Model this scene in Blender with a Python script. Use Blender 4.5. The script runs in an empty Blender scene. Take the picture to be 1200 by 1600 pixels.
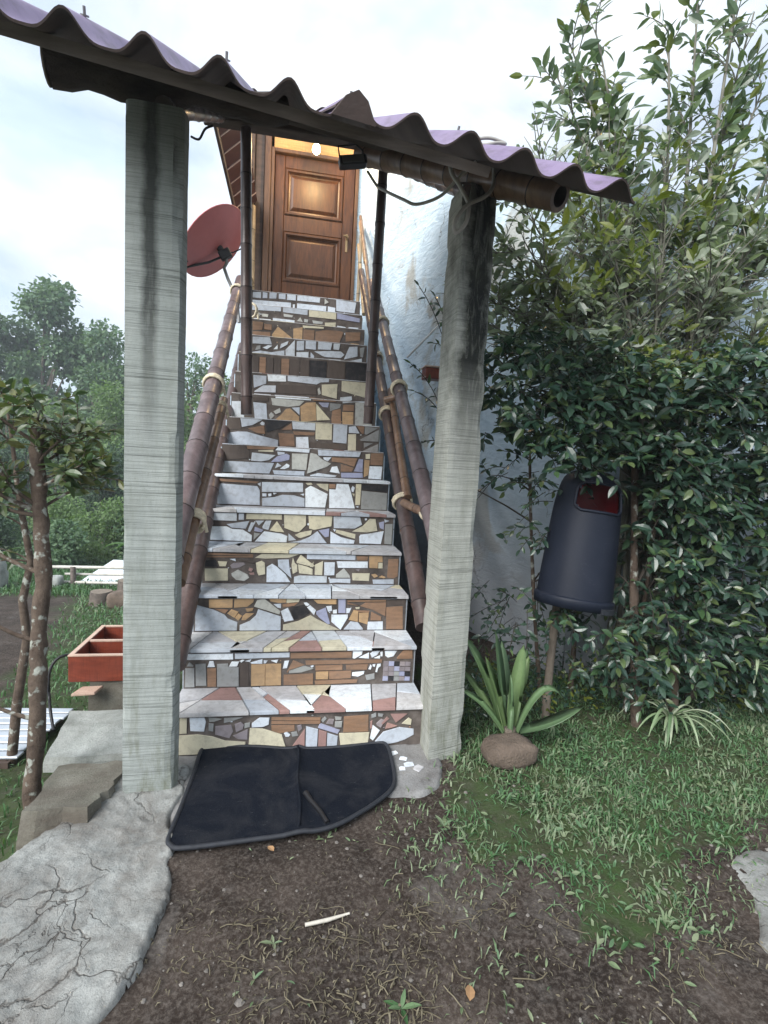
import bpy, math, random
import numpy as np
from mathutils import Vector, Matrix

random.seed(7)
RNG = np.random.default_rng(11)
SC = bpy.context.scene
COL = SC.collection
R = math.radians

# ---------------------------------------------------------------- camera
cd = bpy.data.cameras.new('camera')
cd.sensor_fit = 'VERTICAL'; cd.sensor_height = 36.0; cd.sensor_width = 27.0
cd.lens = 18.0
cd.clip_start = 0.05; cd.clip_end = 500
cam = bpy.data.objects.new('camera', cd); COL.objects.link(cam)
cr = Vector((0.98261892, -0.17778543, 0.05340785)); cu = Vector((-0.03524547, 0.10379453, 0.99397407)); cf = Vector((0.18225755, 0.97858011, -0.09572434))
M = Matrix((cr, cu, -cf)).transposed().to_4x4(); M.translation = (0, 0, 1.3)
cam.matrix_world = M
SC.camera = cam

# ---------------------------------------------------------------- sky, sun, exposure
W = bpy.data.worlds.new('World'); SC.world = W; W.use_nodes = True
nt = W.node_tree; nt.nodes.clear()
def WN(t): return nt.nodes.new(t)
o = WN('ShaderNodeOutputWorld'); bg = WN('ShaderNodeBackground'); sky = WN('ShaderNodeTexSky')
sky.sky_type = 'NISHITA'; sky.sun_disc = False
SUN_EL, SUN_AZ = 40, 226           # azimuth clockwise from +Y
sky.sun_elevation = R(SUN_EL); sky.sun_rotation = R(SUN_AZ)
sky.air_density = 1.0; sky.dust_density = 1.5
tc = WN('ShaderNodeTexCoord'); mp = WN('ShaderNodeMapping'); mp.inputs['Scale'].default_value = (1, 1, 1.9); mp.inputs['Location'].default_value = (0.35, 0.2, 0.1)
nz = WN('ShaderNodeTexNoise'); nz.inputs['Scale'].default_value = 2.1; nz.inputs['Detail'].default_value = 7; nz.inputs['Roughness'].default_value = 0.55; nz.inputs['Distortion'].default_value = 0.5
rp = WN('ShaderNodeValToRGB'); rp.color_ramp.elements[0].position = 0.36; rp.color_ramp.elements[0].color = (0.45, 0.45, 0.45, 1); rp.color_ramp.elements[1].position = 0.56; rp.color_ramp.elements[1].color = (1, 1, 1, 1)
nz2 = WN('ShaderNodeTexNoise'); nz2.inputs['Scale'].default_value = 3.7; nz2.inputs['Detail'].default_value = 6
rp2 = WN('ShaderNodeValToRGB'); rp2.color_ramp.elements[0].position = 0.35; rp2.color_ramp.elements[0].color = (4.3, 5.3, 6.4, 1); rp2.color_ramp.elements[1].position = 0.6; rp2.color_ramp.elements[1].color = (6.9, 7.3, 7.7, 1)
mx = WN('ShaderNodeMix'); mx.data_type = 'RGBA'
L = nt.links.new
L(tc.outputs['Generated'], mp.inputs['Vector']); L(mp.outputs['Vector'], nz.inputs['Vector']); L(mp.outputs['Vector'], nz2.inputs['Vector'])
L(nz.outputs['Fac'], rp.inputs['Fac']); L(nz2.outputs['Fac'], rp2.inputs['Fac'])
L(rp.outputs['Color'], mx.inputs['Factor']); L(sky.outputs['Color'], mx.inputs['A']); L(rp2.outputs['Color'], mx.inputs['B'])
L(mx.outputs['Result'], bg.inputs['Color']); bg.inputs['Strength'].default_value = 0.1
L(bg.outputs['Background'], o.inputs['Surface'])

sl = bpy.data.lights.new('sun', 'SUN'); sl.energy = 3.0; sl.angle = R(38); sl.color = (1.0, 0.98, 0.95)
so = bpy.data.objects.new('sun', sl); COL.objects.link(so)
sd = Vector((math.sin(R(SUN_AZ)) * math.cos(R(SUN_EL)), math.cos(R(SUN_AZ)) * math.cos(R(SUN_EL)), math.sin(R(SUN_EL))))
so.rotation_euler = sd.to_track_quat('Z', 'Y').to_euler(); so.location = sd * 30
VS = SC.view_settings
VS.view_transform = 'Standard'; VS.look = 'None'; VS.gamma = 1; VS.use_curve_mapping = False; VS.exposure = 0.9

# ---------------------------------------------------------------- materials
def rgb(c): return (c[0], c[1], c[2], 1)
class NT:
    def __init__(s, name):
        s.m = bpy.data.materials.new(name); s.m.use_nodes = True
        s.t = s.m.node_tree; s.t.nodes.clear()
        s.out = s.n('ShaderNodeOutputMaterial'); s.p = s.n('ShaderNodeBsdfPrincipled')
        s.l(s.p.outputs[0], s.out.inputs[0])
    def n(s, t, **k):
        x = s.t.nodes.new(t)
        for a, b in k.items(): setattr(x, a, b)
        return x
    def l(s, a, b): s.t.links.new(a, b)
    def coord(s, scale=(1, 1, 1), kind='Object', rot=(0, 0, 0)):
        c = s.n('ShaderNodeTexCoord'); m = s.n('ShaderNodeMapping')
        m.inputs['Scale'].default_value = scale; m.inputs['Rotation'].default_value = rot
        s.l(c.outputs[kind], m.inputs['Vector']); return m.outputs['Vector']
    def noise(s, v, sc, det=5, rough=0.55, dist=0):
        x = s.n('ShaderNodeTexNoise'); x.inputs['Scale'].default_value = sc; x.inputs['Detail'].default_value = det
        x.inputs['Roughness'].default_value = rough; x.inputs['Distortion'].default_value = dist
        s.l(v, x.inputs['Vector']); return x.outputs['Fac']
    def ramp(s, f, pts):
        x = s.n('ShaderNodeValToRGB'); e = x.color_ramp.elements
        while len(e) < len(pts): e.new(0.5)
        for i, (p, c) in enumerate(pts):
            e[i].position = p; e[i].color = rgb(c) if not isinstance(c, (int, float)) else (c, c, c, 1)
        s.l(f, x.inputs['Fac']); return x.outputs['Color']
    def mix(s, f, a, b, mode='MIX'):
        x = s.n('ShaderNodeMix'); x.data_type = 'RGBA'; x.blend_type = mode
        for k, v in (('Factor', f), ('A', a), ('B', b)):
            if isinstance(v, (int, float)): x.inputs[k].default_value = v
            elif isinstance(v, tuple): x.inputs[k].default_value = rgb(v)
            else: s.l(v, x.inputs[k])
        return x.outputs['Result']
    def math(s, op, a, b=0.0):
        x = s.n('ShaderNodeMath', operation=op)
        for i, v in enumerate((a, b)):
            if isinstance(v, (int, float)): x.inputs[i].default_value = v
            else: s.l(v, x.inputs[i])
        return x.outputs[0]
    def bump(s, h, strength=0.4, dist=0.01):
        b = s.n('ShaderNodeBump'); b.inputs['Strength'].default_value = strength; b.inputs['Distance'].default_value = dist
        s.l(h, b.inputs['Height']); s.l(b.outputs[0], s.p.inputs['Normal'])
    def done(s, col=None, rough=0.7, spec=0.4, metal=0.0):
        if col is not None:
            if isinstance(col, tuple): s.p.inputs['Base Color'].default_value = rgb(col)
            else: s.l(col, s.p.inputs['Base Color'])
        if isinstance(rough, (int, float)): s.p.inputs['Roughness'].default_value = rough
        else: s.l(rough, s.p.inputs['Roughness'])
        s.p.inputs['Specular IOR Level'].default_value = spec; s.p.inputs['Metallic'].default_value = metal
        return s.m
MAT = {}
def simple(name, c, rough=0.6, var=0.25, sc=8, bump=0.15, metal=0.0, spec=0.4, stretch=(1, 1, 1), dist=0.004):
    k = NT(name); v = k.coord(stretch); f = k.noise(v, sc)
    lo = tuple(x * (1 - var) for x in c); hi = tuple(min(1, x * (1 + var)) for x in c)
    fine = k.noise(v, sc * 9, 4, 0.7)
    col = k.mix(k.math('MULTIPLY', fine, 0.35), k.ramp(f, [(0.3, lo), (0.7, hi)]), tuple(x * 0.6 for x in c))
    k.bump(fine, bump, dist)
    MAT[name] = k.done(col, rough, spec, metal); return MAT[name]

# tiles: colour differs a little from piece to piece, faint streaks in the glaze
def tile_mat(name, c, rough, streak=0.15, grain=(2, 2, 2), sc=6):
    k = NT(name); v = k.coord(grain)
    inf = k.n('ShaderNodeObjectInfo'); g = k.n('ShaderNodeNewGeometry')
    rnd = k.math('FRACT', k.math('ADD', inf.outputs['Random'], g.outputs['Random Per Island']))
    off = k.n('ShaderNodeVectorMath', operation='SCALE'); cmb = k.n('ShaderNodeCombineXYZ')
    k.l(rnd, cmb.inputs[0]); k.l(rnd, cmb.inputs[2]); k.l(cmb.outputs[0], off.inputs[0]); off.inputs['Scale'].default_value = 31
    ad = k.n('ShaderNodeVectorMath', operation='ADD'); k.l(v, ad.inputs[0]); k.l(off.outputs[0], ad.inputs[1])
    f = k.noise(ad.outputs[0], sc, 6, 0.6, 0.6)
    base = k.ramp(rnd, [(0.0, tuple(x * 0.84 for x in c)), (0.5, c), (1.0, (min(1, c[0] * 1.1), min(1, c[1] * 1.08), min(1, c[2] * 1.02)))])
    col = k.mix(k.math('MULTIPLY', k.ramp(f, [(0.35, 0.0), (0.75, 1.0)]), streak), base, tuple(x * 0.35 for x in c))
    grime = k.noise(k.coord(), 30, 6, 0.7)
    col = k.mix(k.ramp(grime, [(0.48, 0.0), (0.8, 0.55)]), col, (0.12, 0.1, 0.085))
    k.bump(k.mix(0.4, f, grime), 0.3, 0.003)
    MAT[name] = k.done(col, k.ramp(grime, [(0.35, rough), (0.75, min(1.0, rough + 0.4))]), 0.5); return MAT[name]
tile_mat('tile_white', (0.72, 0.78, 0.85), 0.22, 0.12)
tile_mat('tile_pale_blue', (0.52, 0.57, 0.64), 0.35, 0.22)
tile_mat('tile_grey', (0.3, 0.31, 0.31), 0.5, 0.3)
tile_mat('tile_beige', (0.6, 0.56, 0.42), 0.4, 0.12)
tile_mat('tile_tan_wood', (0.5, 0.33, 0.18), 0.4, 0.5, (1, 1, 7), 5)
tile_mat('tile_brown_wood', (0.29, 0.175, 0.11), 0.45, 0.55, (1.5, 1, 9), 5)
tile_mat('tile_dark_wood', (0.085, 0.065, 0.055), 0.45, 0.5, (9, 1, 1.5), 5)
tile_mat('tile_black', (0.022, 0.022, 0.026), 0.3, 0.3, (9, 1, 1), 5)
tile_mat('tile_rose', (0.36, 0.22, 0.2), 0.45, 0.3)
tile_mat('tile_stone', (0.27, 0.24, 0.26), 0.55, 0.45)
tile_mat('tile_lavender', (0.34, 0.36, 0.5), 0.35, 0.15)
tile_mat('tile_chalk', (0.45, 0.46, 0.44), 0.5, 0.25)
tile_mat('tread_marble', (0.56, 0.56, 0.58), 0.4, 0.55)
TCODE = dict(W='tile_white', L='tile_pale_blue', G='tile_grey', B='tile_beige', T='tile_tan_wood', R='tile_brown_wood', D='tile_dark_wood', K='tile_black', P='tile_rose', S='tile_stone', V='tile_lavender', C='tile_chalk')

k = NT('grout'); v = k.coord(); f = k.noise(v, 14, 6, 0.65); k.bump(k.noise(v, 160, 5, 0.7), 0.6, 0.004)
MAT['grout'] = k.done(k.ramp(f, [(0.3, (0.06, 0.052, 0.048)), (0.55, (0.12, 0.102, 0.092)), (0.8, (0.2, 0.18, 0.165))]), 0.9, 0.2)

# sawn, weathered concrete posts: fine level saw lines, a mould streak below the top, moss near the ground
def post_mat(name, a, b, streak_x, streak_w, z_lo, amount):
    k = NT(name); v = k.coord()
    line = k.noise(k.coord((0.9, 0.9, 75)), 2.0, 4, 0.65, 0.25); line2 = k.noise(k.coord((2.5, 2.5, 190)), 1.6, 3, 0.6)
    big = k.noise(k.coord((4, 4, 1.1)), 2.4, 6, 0.65, 0.4)
    col = k.ramp(big, [(0.3, a), (0.7, b)])
    gate = k.ramp(k.noise(k.coord((1.5, 1.5, 6)), 2.2, 4, 0.6), [(0.4, 0.15), (0.6, 1.0)])
    col = k.mix(k.math('MULTIPLY', gate, k.ramp(line, [(0.33, 0.75), (0.43, 0.0)])), col, tuple(x * 0.3 for x in a))
    col = k.mix(k.ramp(line2, [(0.36, 0.45), (0.5, 0.0)]), col, tuple(x * 0.5 for x in a))
    sep = k.n('ShaderNodeSeparateXYZ'); k.l(v, sep.inputs[0])
    wob = k.math('MULTIPLY', k.math('SUBTRACT', k.noise(k.coord((2, 2, 2.2)), 3, 6, 0.7), 0.5), streak_w * 1.6)
    dx = k.math('ABSOLUTE', k.math('ADD', k.math('SUBTRACT', sep.outputs['X'], streak_x), wob))
    core = k.ramp(k.math('DIVIDE', dx, streak_w), [(0.35, 1.0), (1.0, 0.0)])
    hgt = k.ramp(k.math('DIVIDE', sep.outputs['Z'], 2.5), [(z_lo, 0.0), (min(0.95, z_lo + 0.22), 1.0)])
    patchy = k.ramp(k.noise(k.coord((16, 16, 3)), 2.2, 6, 0.75, 0.6), [(0.3, 0.62), (0.5, 1.0)])
    col = k.mix(k.math('MULTIPLY', k.math('MULTIPLY', core, hgt), k.math('MULTIPLY', patchy, amount)), col, (0.014, 0.016, 0.015))
    mo = k.ramp(k.math('DIVIDE', sep.outputs['Z'], 2.5), [(0.0, 1.0), (0.18, 0.35), (0.7, 0.2)])
    col = k.mix(k.math('MULTIPLY', mo, k.ramp(k.noise(k.coord((7, 7, 1.5)), 2.6, 6, 0.75), [(0.46, 0.0), (0.66, 0.75)])), col, (0.105, 0.11, 0.06))
    spk = k.noise(v, 170, 3, 0.75); col = k.mix(k.ramp(spk, [(0.6, 0.0), (0.78, 0.6)]), col, (0.08, 0.08, 0.07))
    h = k.mix(0.4, k.ramp(line, [(0.3, 0.0), (0.5, 1.0)]), k.noise(v, 120, 5, 0.75)); k.bump(h, 0.55, 0.004)
    MAT[name] = k.done(col, 0.92, 0.2); return MAT[name]
post_mat('post_grey_green', (0.24, 0.265, 0.25), (0.34, 0.365, 0.35), -0.50, 0.034, 0.5, 0.8)
post_mat('post_buff', (0.3, 0.31, 0.28), (0.42, 0.43, 0.39), 0.73, 0.105, 0.48, 1.0)

# bamboo: smoky purple brown culm
def bamboo_mat(name, a, b):
    k = NT(name); f = k.noise(k.coord((14, 14, 2.5)), 2.5, 5, 0.6); g = k.noise(k.coord(), 7, 5, 0.6)
    col = k.mix(k.ramp(g, [(0.35, 0.0), (0.7, 0.75)]), k.ramp(f, [(0.3, a), (0.7, b)]), tuple(x * 0.5 for x in a))
    k.bump(f, 0.15, 0.003)
    MAT[name] = k.done(col, k.ramp(g, [(0.3, 0.28), (0.7, 0.5)]), 0.5); return MAT[name]
bamboo_mat('bamboo_purple', (0.12, 0.088, 0.09), (0.22, 0.168, 0.172))
bamboo_mat('bamboo_brown', (0.16, 0.09, 0.055), (0.29, 0.18, 0.115))
bamboo_mat('bamboo_dark', (0.06, 0.04, 0.037), (0.125, 0.085, 0.078))
bamboo_mat('bamboo_straw', (0.3, 0.22, 0.13), (0.45, 0.35, 0.22))
simple('bamboo_node', (0.022, 0.014, 0.013), 0.5, 0.3)
simple('rope', (0.72, 0.64, 0.48), 0.9, 0.3, 40, 0.5)
simple('log_bark', (0.06, 0.045, 0.037), 0.9, 0.5, 9, 0.9, stretch=(0.5, 2, 2), dist=0.02)
simple('cut_wood', (0.2, 0.165, 0.13), 0.85, 0.3, 30, 0.3)
simple('dark_timber', (0.075, 0.052, 0.042), 0.75, 0.4, 6, 0.4, stretch=(1, 4, 4))
simple('grey_batten', (0.17, 0.14, 0.125), 0.75, 0.35, 8, 0.4, stretch=(0.6, 5, 5))

def wood_mat(name, a, b, st=(5, 5, 0.7)):
    k = NT(name); f = k.noise(k.coord(st), 5, 7, 0.65, 1.2); g = k.noise(k.coord((18, 18, 1.2)), 8, 4, 0.7)
    col = k.mix(k.ramp(g, [(0.5, 0.0), (0.75, 0.6)]), k.ramp(f, [(0.3, a), (0.7, b)]), tuple(x * 0.4 for x in a))
    k.bump(g, 0.12, 0.002); MAT[name] = k.done(col, 0.42, 0.45); return MAT[name]
wood_mat('door_wood', (0.034, 0.012, 0.005), (0.11, 0.043, 0.015))
wood_mat('door_frame_wood', (0.06, 0.03, 0.018), (0.14, 0.075, 0.038))
wood_mat('soffit_red', (0.055, 0.022, 0.018), (0.11, 0.045, 0.034), (0.7, 5, 5))
wood_mat('lintel_wood', (0.36, 0.19, 0.06), (0.55, 0.33, 0.13), (0.7, 5, 5))
wood_mat('planter_red', (0.13, 0.026, 0.015), (0.25, 0.055, 0.028), (0.8, 4, 4))
wood_mat('planter_edge', (0.5, 0.33, 0.25), (0.66, 0.5, 0.4), (0.8, 4, 4))

# limewashed plaster: trowel marks, worn grey patches, greyer towards the foot
k = NT('plaster'); v = k.coord()
tr = k.noise(k.coord((1.0, 1.0, 3.2)), 6, 8, 0.6, 1.6); big = k.noise(v, 1.6, 6, 0.6, 0.5)
col = k.ramp(tr, [(0.3, (0.42, 0.54, 0.64)), (0.6, (0.58, 0.7, 0.8)), (0.8, (0.66, 0.75, 0.82))])
col = k.mix(k.ramp(big, [(0.55, 0.0), (0.63, 0.85)]), col, (0.36, 0.36, 0.33))
sep = k.n('ShaderNodeSeparateXYZ'); k.l(v, sep.inputs[0])
foot = k.math('MULTIPLY', k.ramp(k.math('DIVIDE', k.math('ADD', sep.outputs['Z'], k.math('MULTIPLY', big, 0.8)), 3.0), [(0.3, 1.0), (0.62, 0.0)]), 0.85)
col = k.mix(foot, col, (0.3, 0.31, 0.33))
vo = k.n('ShaderNodeTexVoronoi', feature='DISTANCE_TO_EDGE'); vo.inputs['Scale'].default_value = 1.3
wv = k.n('ShaderNodeVectorMath', operation='ADD'); nn = k.n('ShaderNodeTexNoise'); nn.inputs['Scale'].default_value = 3; nn.inputs['Detail'].default_value = 5
k.l(v, nn.inputs['Vector']); k.l(v, wv.inputs[0]); k.l(nn.outputs['Color'], wv.inputs[1]); k.l(wv.outputs[0], vo.inputs['Vector'])
crk = k.ramp(vo.outputs['Distance'], [(0.0, 1.0), (0.012, 0.0)])
crk = k.math('MULTIPLY', crk, k.ramp(k.noise(v, 2.2, 3), [(0.5, 0.0), (0.6, 0.8)]))
col = k.mix(crk, col, (0.1, 0.09, 0.085))
h = k.mix(0.25, tr, k.noise(v, 45, 6, 0.7)); k.bump(h, 0.7, 0.02)
MAT['plaster'] = k.done(col, 0.85, 0.25)

# roof sheets
k = NT('sheet_purple'); v = k.coord(); f = k.noise(v, 4, 6, 0.65); col = k.ramp(f, [(0.3, (0.15, 0.105, 0.2)), (0.7, (0.24, 0.185, 0.29))])
col = k.mix(k.ramp(k.noise(v, 35, 5, 0.7), [(0.55, 0.0), (0.8, 0.5)]), col, (0.14, 0.1, 0.14)); col = k.mix(k.ramp(k.noise(k.coord((6, 1.2, 1.2)), 2.5, 7, 0.75), [(0.48, 0.0), (0.66, 0.75)]), col, (0.07, 0.055, 0.06)); k.bump(k.noise(v, 120, 3), 0.25, 0.003)
MAT['sheet_purple'] = k.done(col, 0.5, 0.4)
simple('sheet_underside', (0.085, 0.062, 0.056), 0.85, 0.4, 6, 0.4)
simple('metal_sheet', (0.55, 0.6, 0.66), 0.35, 0.2, 4, 0.1, metal=0.3)

# old concrete with a net of hair roots and cracks
def concrete_mat(name, a, b, cracks=True, dirt=0.5):
    k = NT(name); v = k.coord()
    f = k.noise(v, 5, 7, 0.65, 0.4); col = k.ramp(f, [(0.28, tuple(x * 0.55 for x in a)), (0.45, a), (0.7, b)])
    fine = k.noise(v, 110, 5, 0.75); col = k.mix(k.ramp(fine, [(0.5, 0.0), (0.75, 0.6)]), col, tuple(x * 0.35 for x in a))
    d = k.ramp(k.noise(v, 3.4, 8, 0.75, 0.8), [(0.4, 0.0), (0.68, dirt)]); col = k.mix(d, col, (0.105, 0.085, 0.07))
    h = fine
    if cracks:
        for sc_, wd, thr in ((4.2, 0.022, 0.42), (8.0, 0.026, 0.5), (17.0, 0.034, 0.58)):
            vo = k.n('ShaderNodeTexVoronoi', feature='DISTANCE_TO_EDGE'); vo.inputs['Scale'].default_value = sc_
            nn = k.n('ShaderNodeTexNoise'); nn.inputs['Scale'].default_value = 7; nn.inputs['Detail'].default_value = 5
            sca = k.n('ShaderNodeVectorMath', operation='SCALE'); sca.inputs['Scale'].default_value = 0.22
            wv = k.n('ShaderNodeVectorMath', operation='ADD'); k.l(v, nn.inputs['Vector']); k.l(nn.outputs['Color'], sca.inputs[0]); k.l(v, wv.inputs[0]); k.l(sca.outputs[0], wv.inputs[1]); k.l(wv.outputs[0], vo.inputs['Vector'])
            c = k.math('MULTIPLY', k.ramp(vo.outputs['Distance'], [(0.0, 1.0), (wd, 0.0)]), k.ramp(k.noise(v, 2.7, 4), [(thr, 0.0), (thr + 0.1, 0.8)]))
            col = k.mix(c, col, (0.06, 0.05, 0.042)); h = k.math('SUBTRACT', h, c)
    k.bump(h, 0.75, 0.008)
    MAT[name] = k.done(col, 0.92, 0.2); return MAT[name]
concrete_mat('path_concrete', (0.27, 0.28, 0.27), (0.4, 0.41, 0.395), True, 0.75)
concrete_mat('mortar', (0.23, 0.23, 0.23), (0.34, 0.345, 0.34), False, 0.45)
concrete_mat('slab_concrete', (0.3, 0.32, 0.3), (0.46, 0.48, 0.46), False, 0.25)
concrete_mat('mossy_stone', (0.17, 0.165, 0.135), (0.29, 0.28, 0.24), False, 0.8)

# bare earth, darker where damp; dull green under the turf
k = NT('earth'); v = k.coord()
f = k.noise(v, 3.2, 8, 0.68, 0.4); col = k.ramp(f, [(0.3, (0.015, 0.011, 0.009)), (0.5, (0.036, 0.027, 0.022)), (0.72, (0.08, 0.063, 0.053))])
fine = k.noise(v, 75, 6, 0.75); col = k.mix(k.ramp(fine, [(0.45, 0.0), (0.78, 0.75)]), col, (0.19, 0.165, 0.145))
ash = k.ramp(k.noise(v, 2.3, 7, 0.75, 0.9), [(0.55, 0.0), (0.75, 0.42)]); col = k.mix(ash, col, (0.25, 0.235, 0.22))
at = k.n('ShaderNodeAttribute'); at.attribute_name = 'turf'
col = k.mix(k.math('MULTIPLY', at.outputs['Fac'], k.ramp(k.noise(v, 9, 5, 0.7), [(0.35, 0.3), (0.65, 1.0)])), col, (0.045, 0.075, 0.026))
k.bump(k.mix(0.5, fine, k.noise(v, 22, 6, 0.7)), 0.9, 0.012)
MAT['earth'] = k.done(col, 0.95, 0.15)

# leaves: colour differs from leaf to leaf, a pale underside and some light through the blade
def leaf_mat(name, cols, rough=0.38, trans=0.22, under=1.25, spec=0.5):
    k = NT(name); inf = k.n('ShaderNodeObjectInfo'); g = k.n('ShaderNodeNewGeometry')
    rnd = k.math('FRACT', k.math('ADD', inf.outputs['Random'], g.outputs['Random Per Island']))
    n = len(cols); base = k.ramp(rnd, [((i + 0.0) / max(1, n - 1), c) for i, c in enumerate(cols)])
    mott = k.noise(k.coord(), 60, 3); base = k.mix(k.ramp(mott, [(0.4, 0.0), (0.8, 0.35)]), base, tuple(x * 0.55 for x in cols[0]))
    col = k.mix(g.outputs['Backfacing'], base, k.mix(1.0, base, (under, under * 1.02, under * 1.05), 'MULTIPLY'))
    k.l(col, k.p.inputs['Base Color']); k.p.inputs['Roughness'].default_value = rough; k.p.inputs['Specular IOR Level'].default_value = spec
    tr = k.n('ShaderNodeBsdfTranslucent'); k.l(k.mix(1.0, base, (1.4, 1.6, 0.7), 'MULTIPLY'), tr.inputs['Color'])
    ms = k.n('ShaderNodeMixShader'); ms.inputs[0].default_value = trans
    k.l(k.p.outputs[0], ms.inputs[1]); k.l(tr.outputs[0], ms.inputs[2]); k.l(ms.outputs[0], k.out.inputs[0])
    MAT[name] = k.m; return k.m
leaf_mat('leaf_dark', [(0.016, 0.038, 0.027), (0.022, 0.052, 0.034), (0.035, 0.07, 0.042), (0.03, 0.058, 0.045), (0.05, 0.10, 0.04), (0.10, 0.13, 0.05)], 0.3, 0.12, 1.9, 0.55)
leaf_mat('leaf_tall', [(0.065, 0.1, 0.06), (0.085, 0.135, 0.075), (0.12, 0.17, 0.095), (0.10, 0.15, 0.05), (0.14, 0.155, 0.04)], 0.3, 0.25, 1.6, 0.65)
leaf_mat('leaf_pale', [(0.15, 0.185, 0.14), (0.2, 0.24, 0.18), (0.26, 0.3, 0.22), (0.15, 0.2, 0.09)], 0.34, 0.25, 1.4, 0.6)
leaf_mat('leaf_yellow', [(0.10, 0.13, 0.02), (0.14, 0.16, 0.025), (0.08, 0.11, 0.02)], 0.42, 0.3)
leaf_mat('leaf_young_tree', [(0.03, 0.055, 0.022), (0.05, 0.085, 0.03), (0.09, 0.12, 0.04), (0.14, 0.14, 0.05)], 0.36, 0.2, 1.6)
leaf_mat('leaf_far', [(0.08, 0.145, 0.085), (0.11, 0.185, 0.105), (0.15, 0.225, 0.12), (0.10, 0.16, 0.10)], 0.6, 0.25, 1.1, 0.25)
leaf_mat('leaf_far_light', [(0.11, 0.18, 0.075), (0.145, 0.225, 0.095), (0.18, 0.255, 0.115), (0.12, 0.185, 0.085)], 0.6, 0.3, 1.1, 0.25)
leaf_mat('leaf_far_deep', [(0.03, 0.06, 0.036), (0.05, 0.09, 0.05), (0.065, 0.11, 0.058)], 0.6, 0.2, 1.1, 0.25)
leaf_mat('grass_green', [(0.04, 0.095, 0.035), (0.065, 0.14, 0.055), (0.09, 0.18, 0.075), (0.14, 0.22, 0.11), (0.085, 0.165, 0.09)], 0.5, 0.25, 1.1, 0.3)
leaf_mat('grass_pale', [(0.11, 0.17, 0.085), (0.18, 0.23, 0.13), (0.23, 0.26, 0.17), (0.12, 0.2, 0.11)], 0.55, 0.25, 1.1, 0.3)
leaf_mat('grass_dry', [(0.09, 0.075, 0.05), (0.14, 0.12, 0.08), (0.2, 0.175, 0.12), (0.07, 0.058, 0.042)], 0.7, 0.1, 1.0, 0.2)
leaf_mat('agave_green', [(0.09, 0.15, 0.075), (0.11, 0.18, 0.08), (0.17, 0.23, 0.07)], 0.45, 0.08, 1.0, 0.4)
leaf_mat('leaf_striped', [(0.10, 0.17, 0.08), (0.2, 0.28, 0.15), (0.42, 0.46, 0.34)], 0.4, 0.2)
leaf_mat('banana_green', [(0.10, 0.2, 0.05), (0.13, 0.24, 0.06)], 0.4, 0.35)

simple('bark', (0.15, 0.125, 0.1), 0.92, 0.5, 12, 0.9, stretch=(1, 1, 0.35), dist=0.012)
k = NT('bark_lichen'); v = k.coord(); f = k.noise(v, 16, 6, 0.7); col = k.ramp(f, [(0.3, (0.06, 0.043, 0.034)), (0.7, (0.15, 0.115, 0.09))])
col = k.mix(k.ramp(k.noise(v, 22, 3, 0.5), [(0.58, 0.0), (0.66, 0.9)]), col, (0.36, 0.38, 0.34)); k.bump(k.noise(v, 60, 6, 0.7), 0.9, 0.01)
MAT['bark_lichen'] = k.done(col, 0.9, 0.2)
simple('twig', (0.17, 0.165, 0.135), 0.85, 0.4, 12, 0.4)
simple('twig_dark', (0.05, 0.042, 0.034), 0.85, 0.4, 12, 0.4)
k = NT('bin_plastic'); v = k.coord(); f = k.noise(v, 5, 6, 0.6); col = k.ramp(f, [(0.3, (0.006, 0.009, 0.018)), (0.7, (0.012, 0.016, 0.028))])
col = k.mix(k.ramp(k.noise(k.coord((1, 1, 3)), 28, 6, 0.8, 2.0), [(0.6, 0.0), (0.74, 0.5)]), col, (0.14, 0.14, 0.17)); k.bump(k.noise(v, 180, 3), 0.12, 0.002)
MAT['bin_plastic'] = k.done(col, k.ramp(f, [(0.3, 0.48), (0.7, 0.62)]), 0.25)
simple('bin_red', (0.16, 0.01, 0.014), 0.5, 0.3)
simple('dish_red', (0.42, 0.12, 0.115), 0.5, 0.12, 4, 0.05)
simple('black_plastic', (0.012, 0.012, 0.014), 0.45, 0.3)
simple('grey_metal', (0.25, 0.25, 0.25), 0.45, 0.3, metal=0.6)
simple('brass', (0.35, 0.25, 0.14), 0.35, 0.2, metal=0.8)
simple('cable_grey', (0.4, 0.385, 0.36), 0.6, 0.25)
simple('white_paint', (0.72, 0.74, 0.76), 0.5, 0.12)
simple('pole_white', (0.55, 0.53, 0.48), 0.7, 0.25)
simple('tarp', (0.68, 0.74, 0.8), 0.5, 0.12)
k = NT('mat_pile'); v = k.coord(); f = k.noise(v, 260, 4, 0.8); big = k.noise(v, 6, 6, 0.7, 0.6)
col = k.ramp(f, [(0.35, (0.006, 0.0075, 0.012)), (0.7, (0.016, 0.02, 0.029))]); col = k.mix(k.ramp(big, [(0.45, 0.0), (0.75, 0.5)]), col, (0.05, 0.05, 0.053))
col = k.mix(k.ramp(k.noise(k.coord((1, 3, 1)), 42, 5, 0.8, 1.5), [(0.62, 0.0), (0.74, 0.8)]), col, (0.13, 0.125, 0.12)); k.bump(f, 0.8, 0.006)
MAT['mat_pile'] = k.done(col, 1.0, 0.03)
simple('mat_binding', (0.02, 0.023, 0.03), 0.55, 0.3, 60, 0.5)
simple('rock', (0.15, 0.115, 0.09), 0.95, 0.4, 9, 0.9, dist=0.02)
simple('pebble', (0.17, 0.155, 0.14), 0.9, 0.4, 20, 0.4)
simple('dry_leaf', (0.34, 0.2, 0.1), 0.8, 0.3, 20, 0.3)
simple('pale_stick', (0.5, 0.47, 0.41), 0.85, 0.25, 20, 0.4)
simple('stump_wood', (0.12, 0.1, 0.085), 0.9, 0.4, 14, 0.7)
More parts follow.
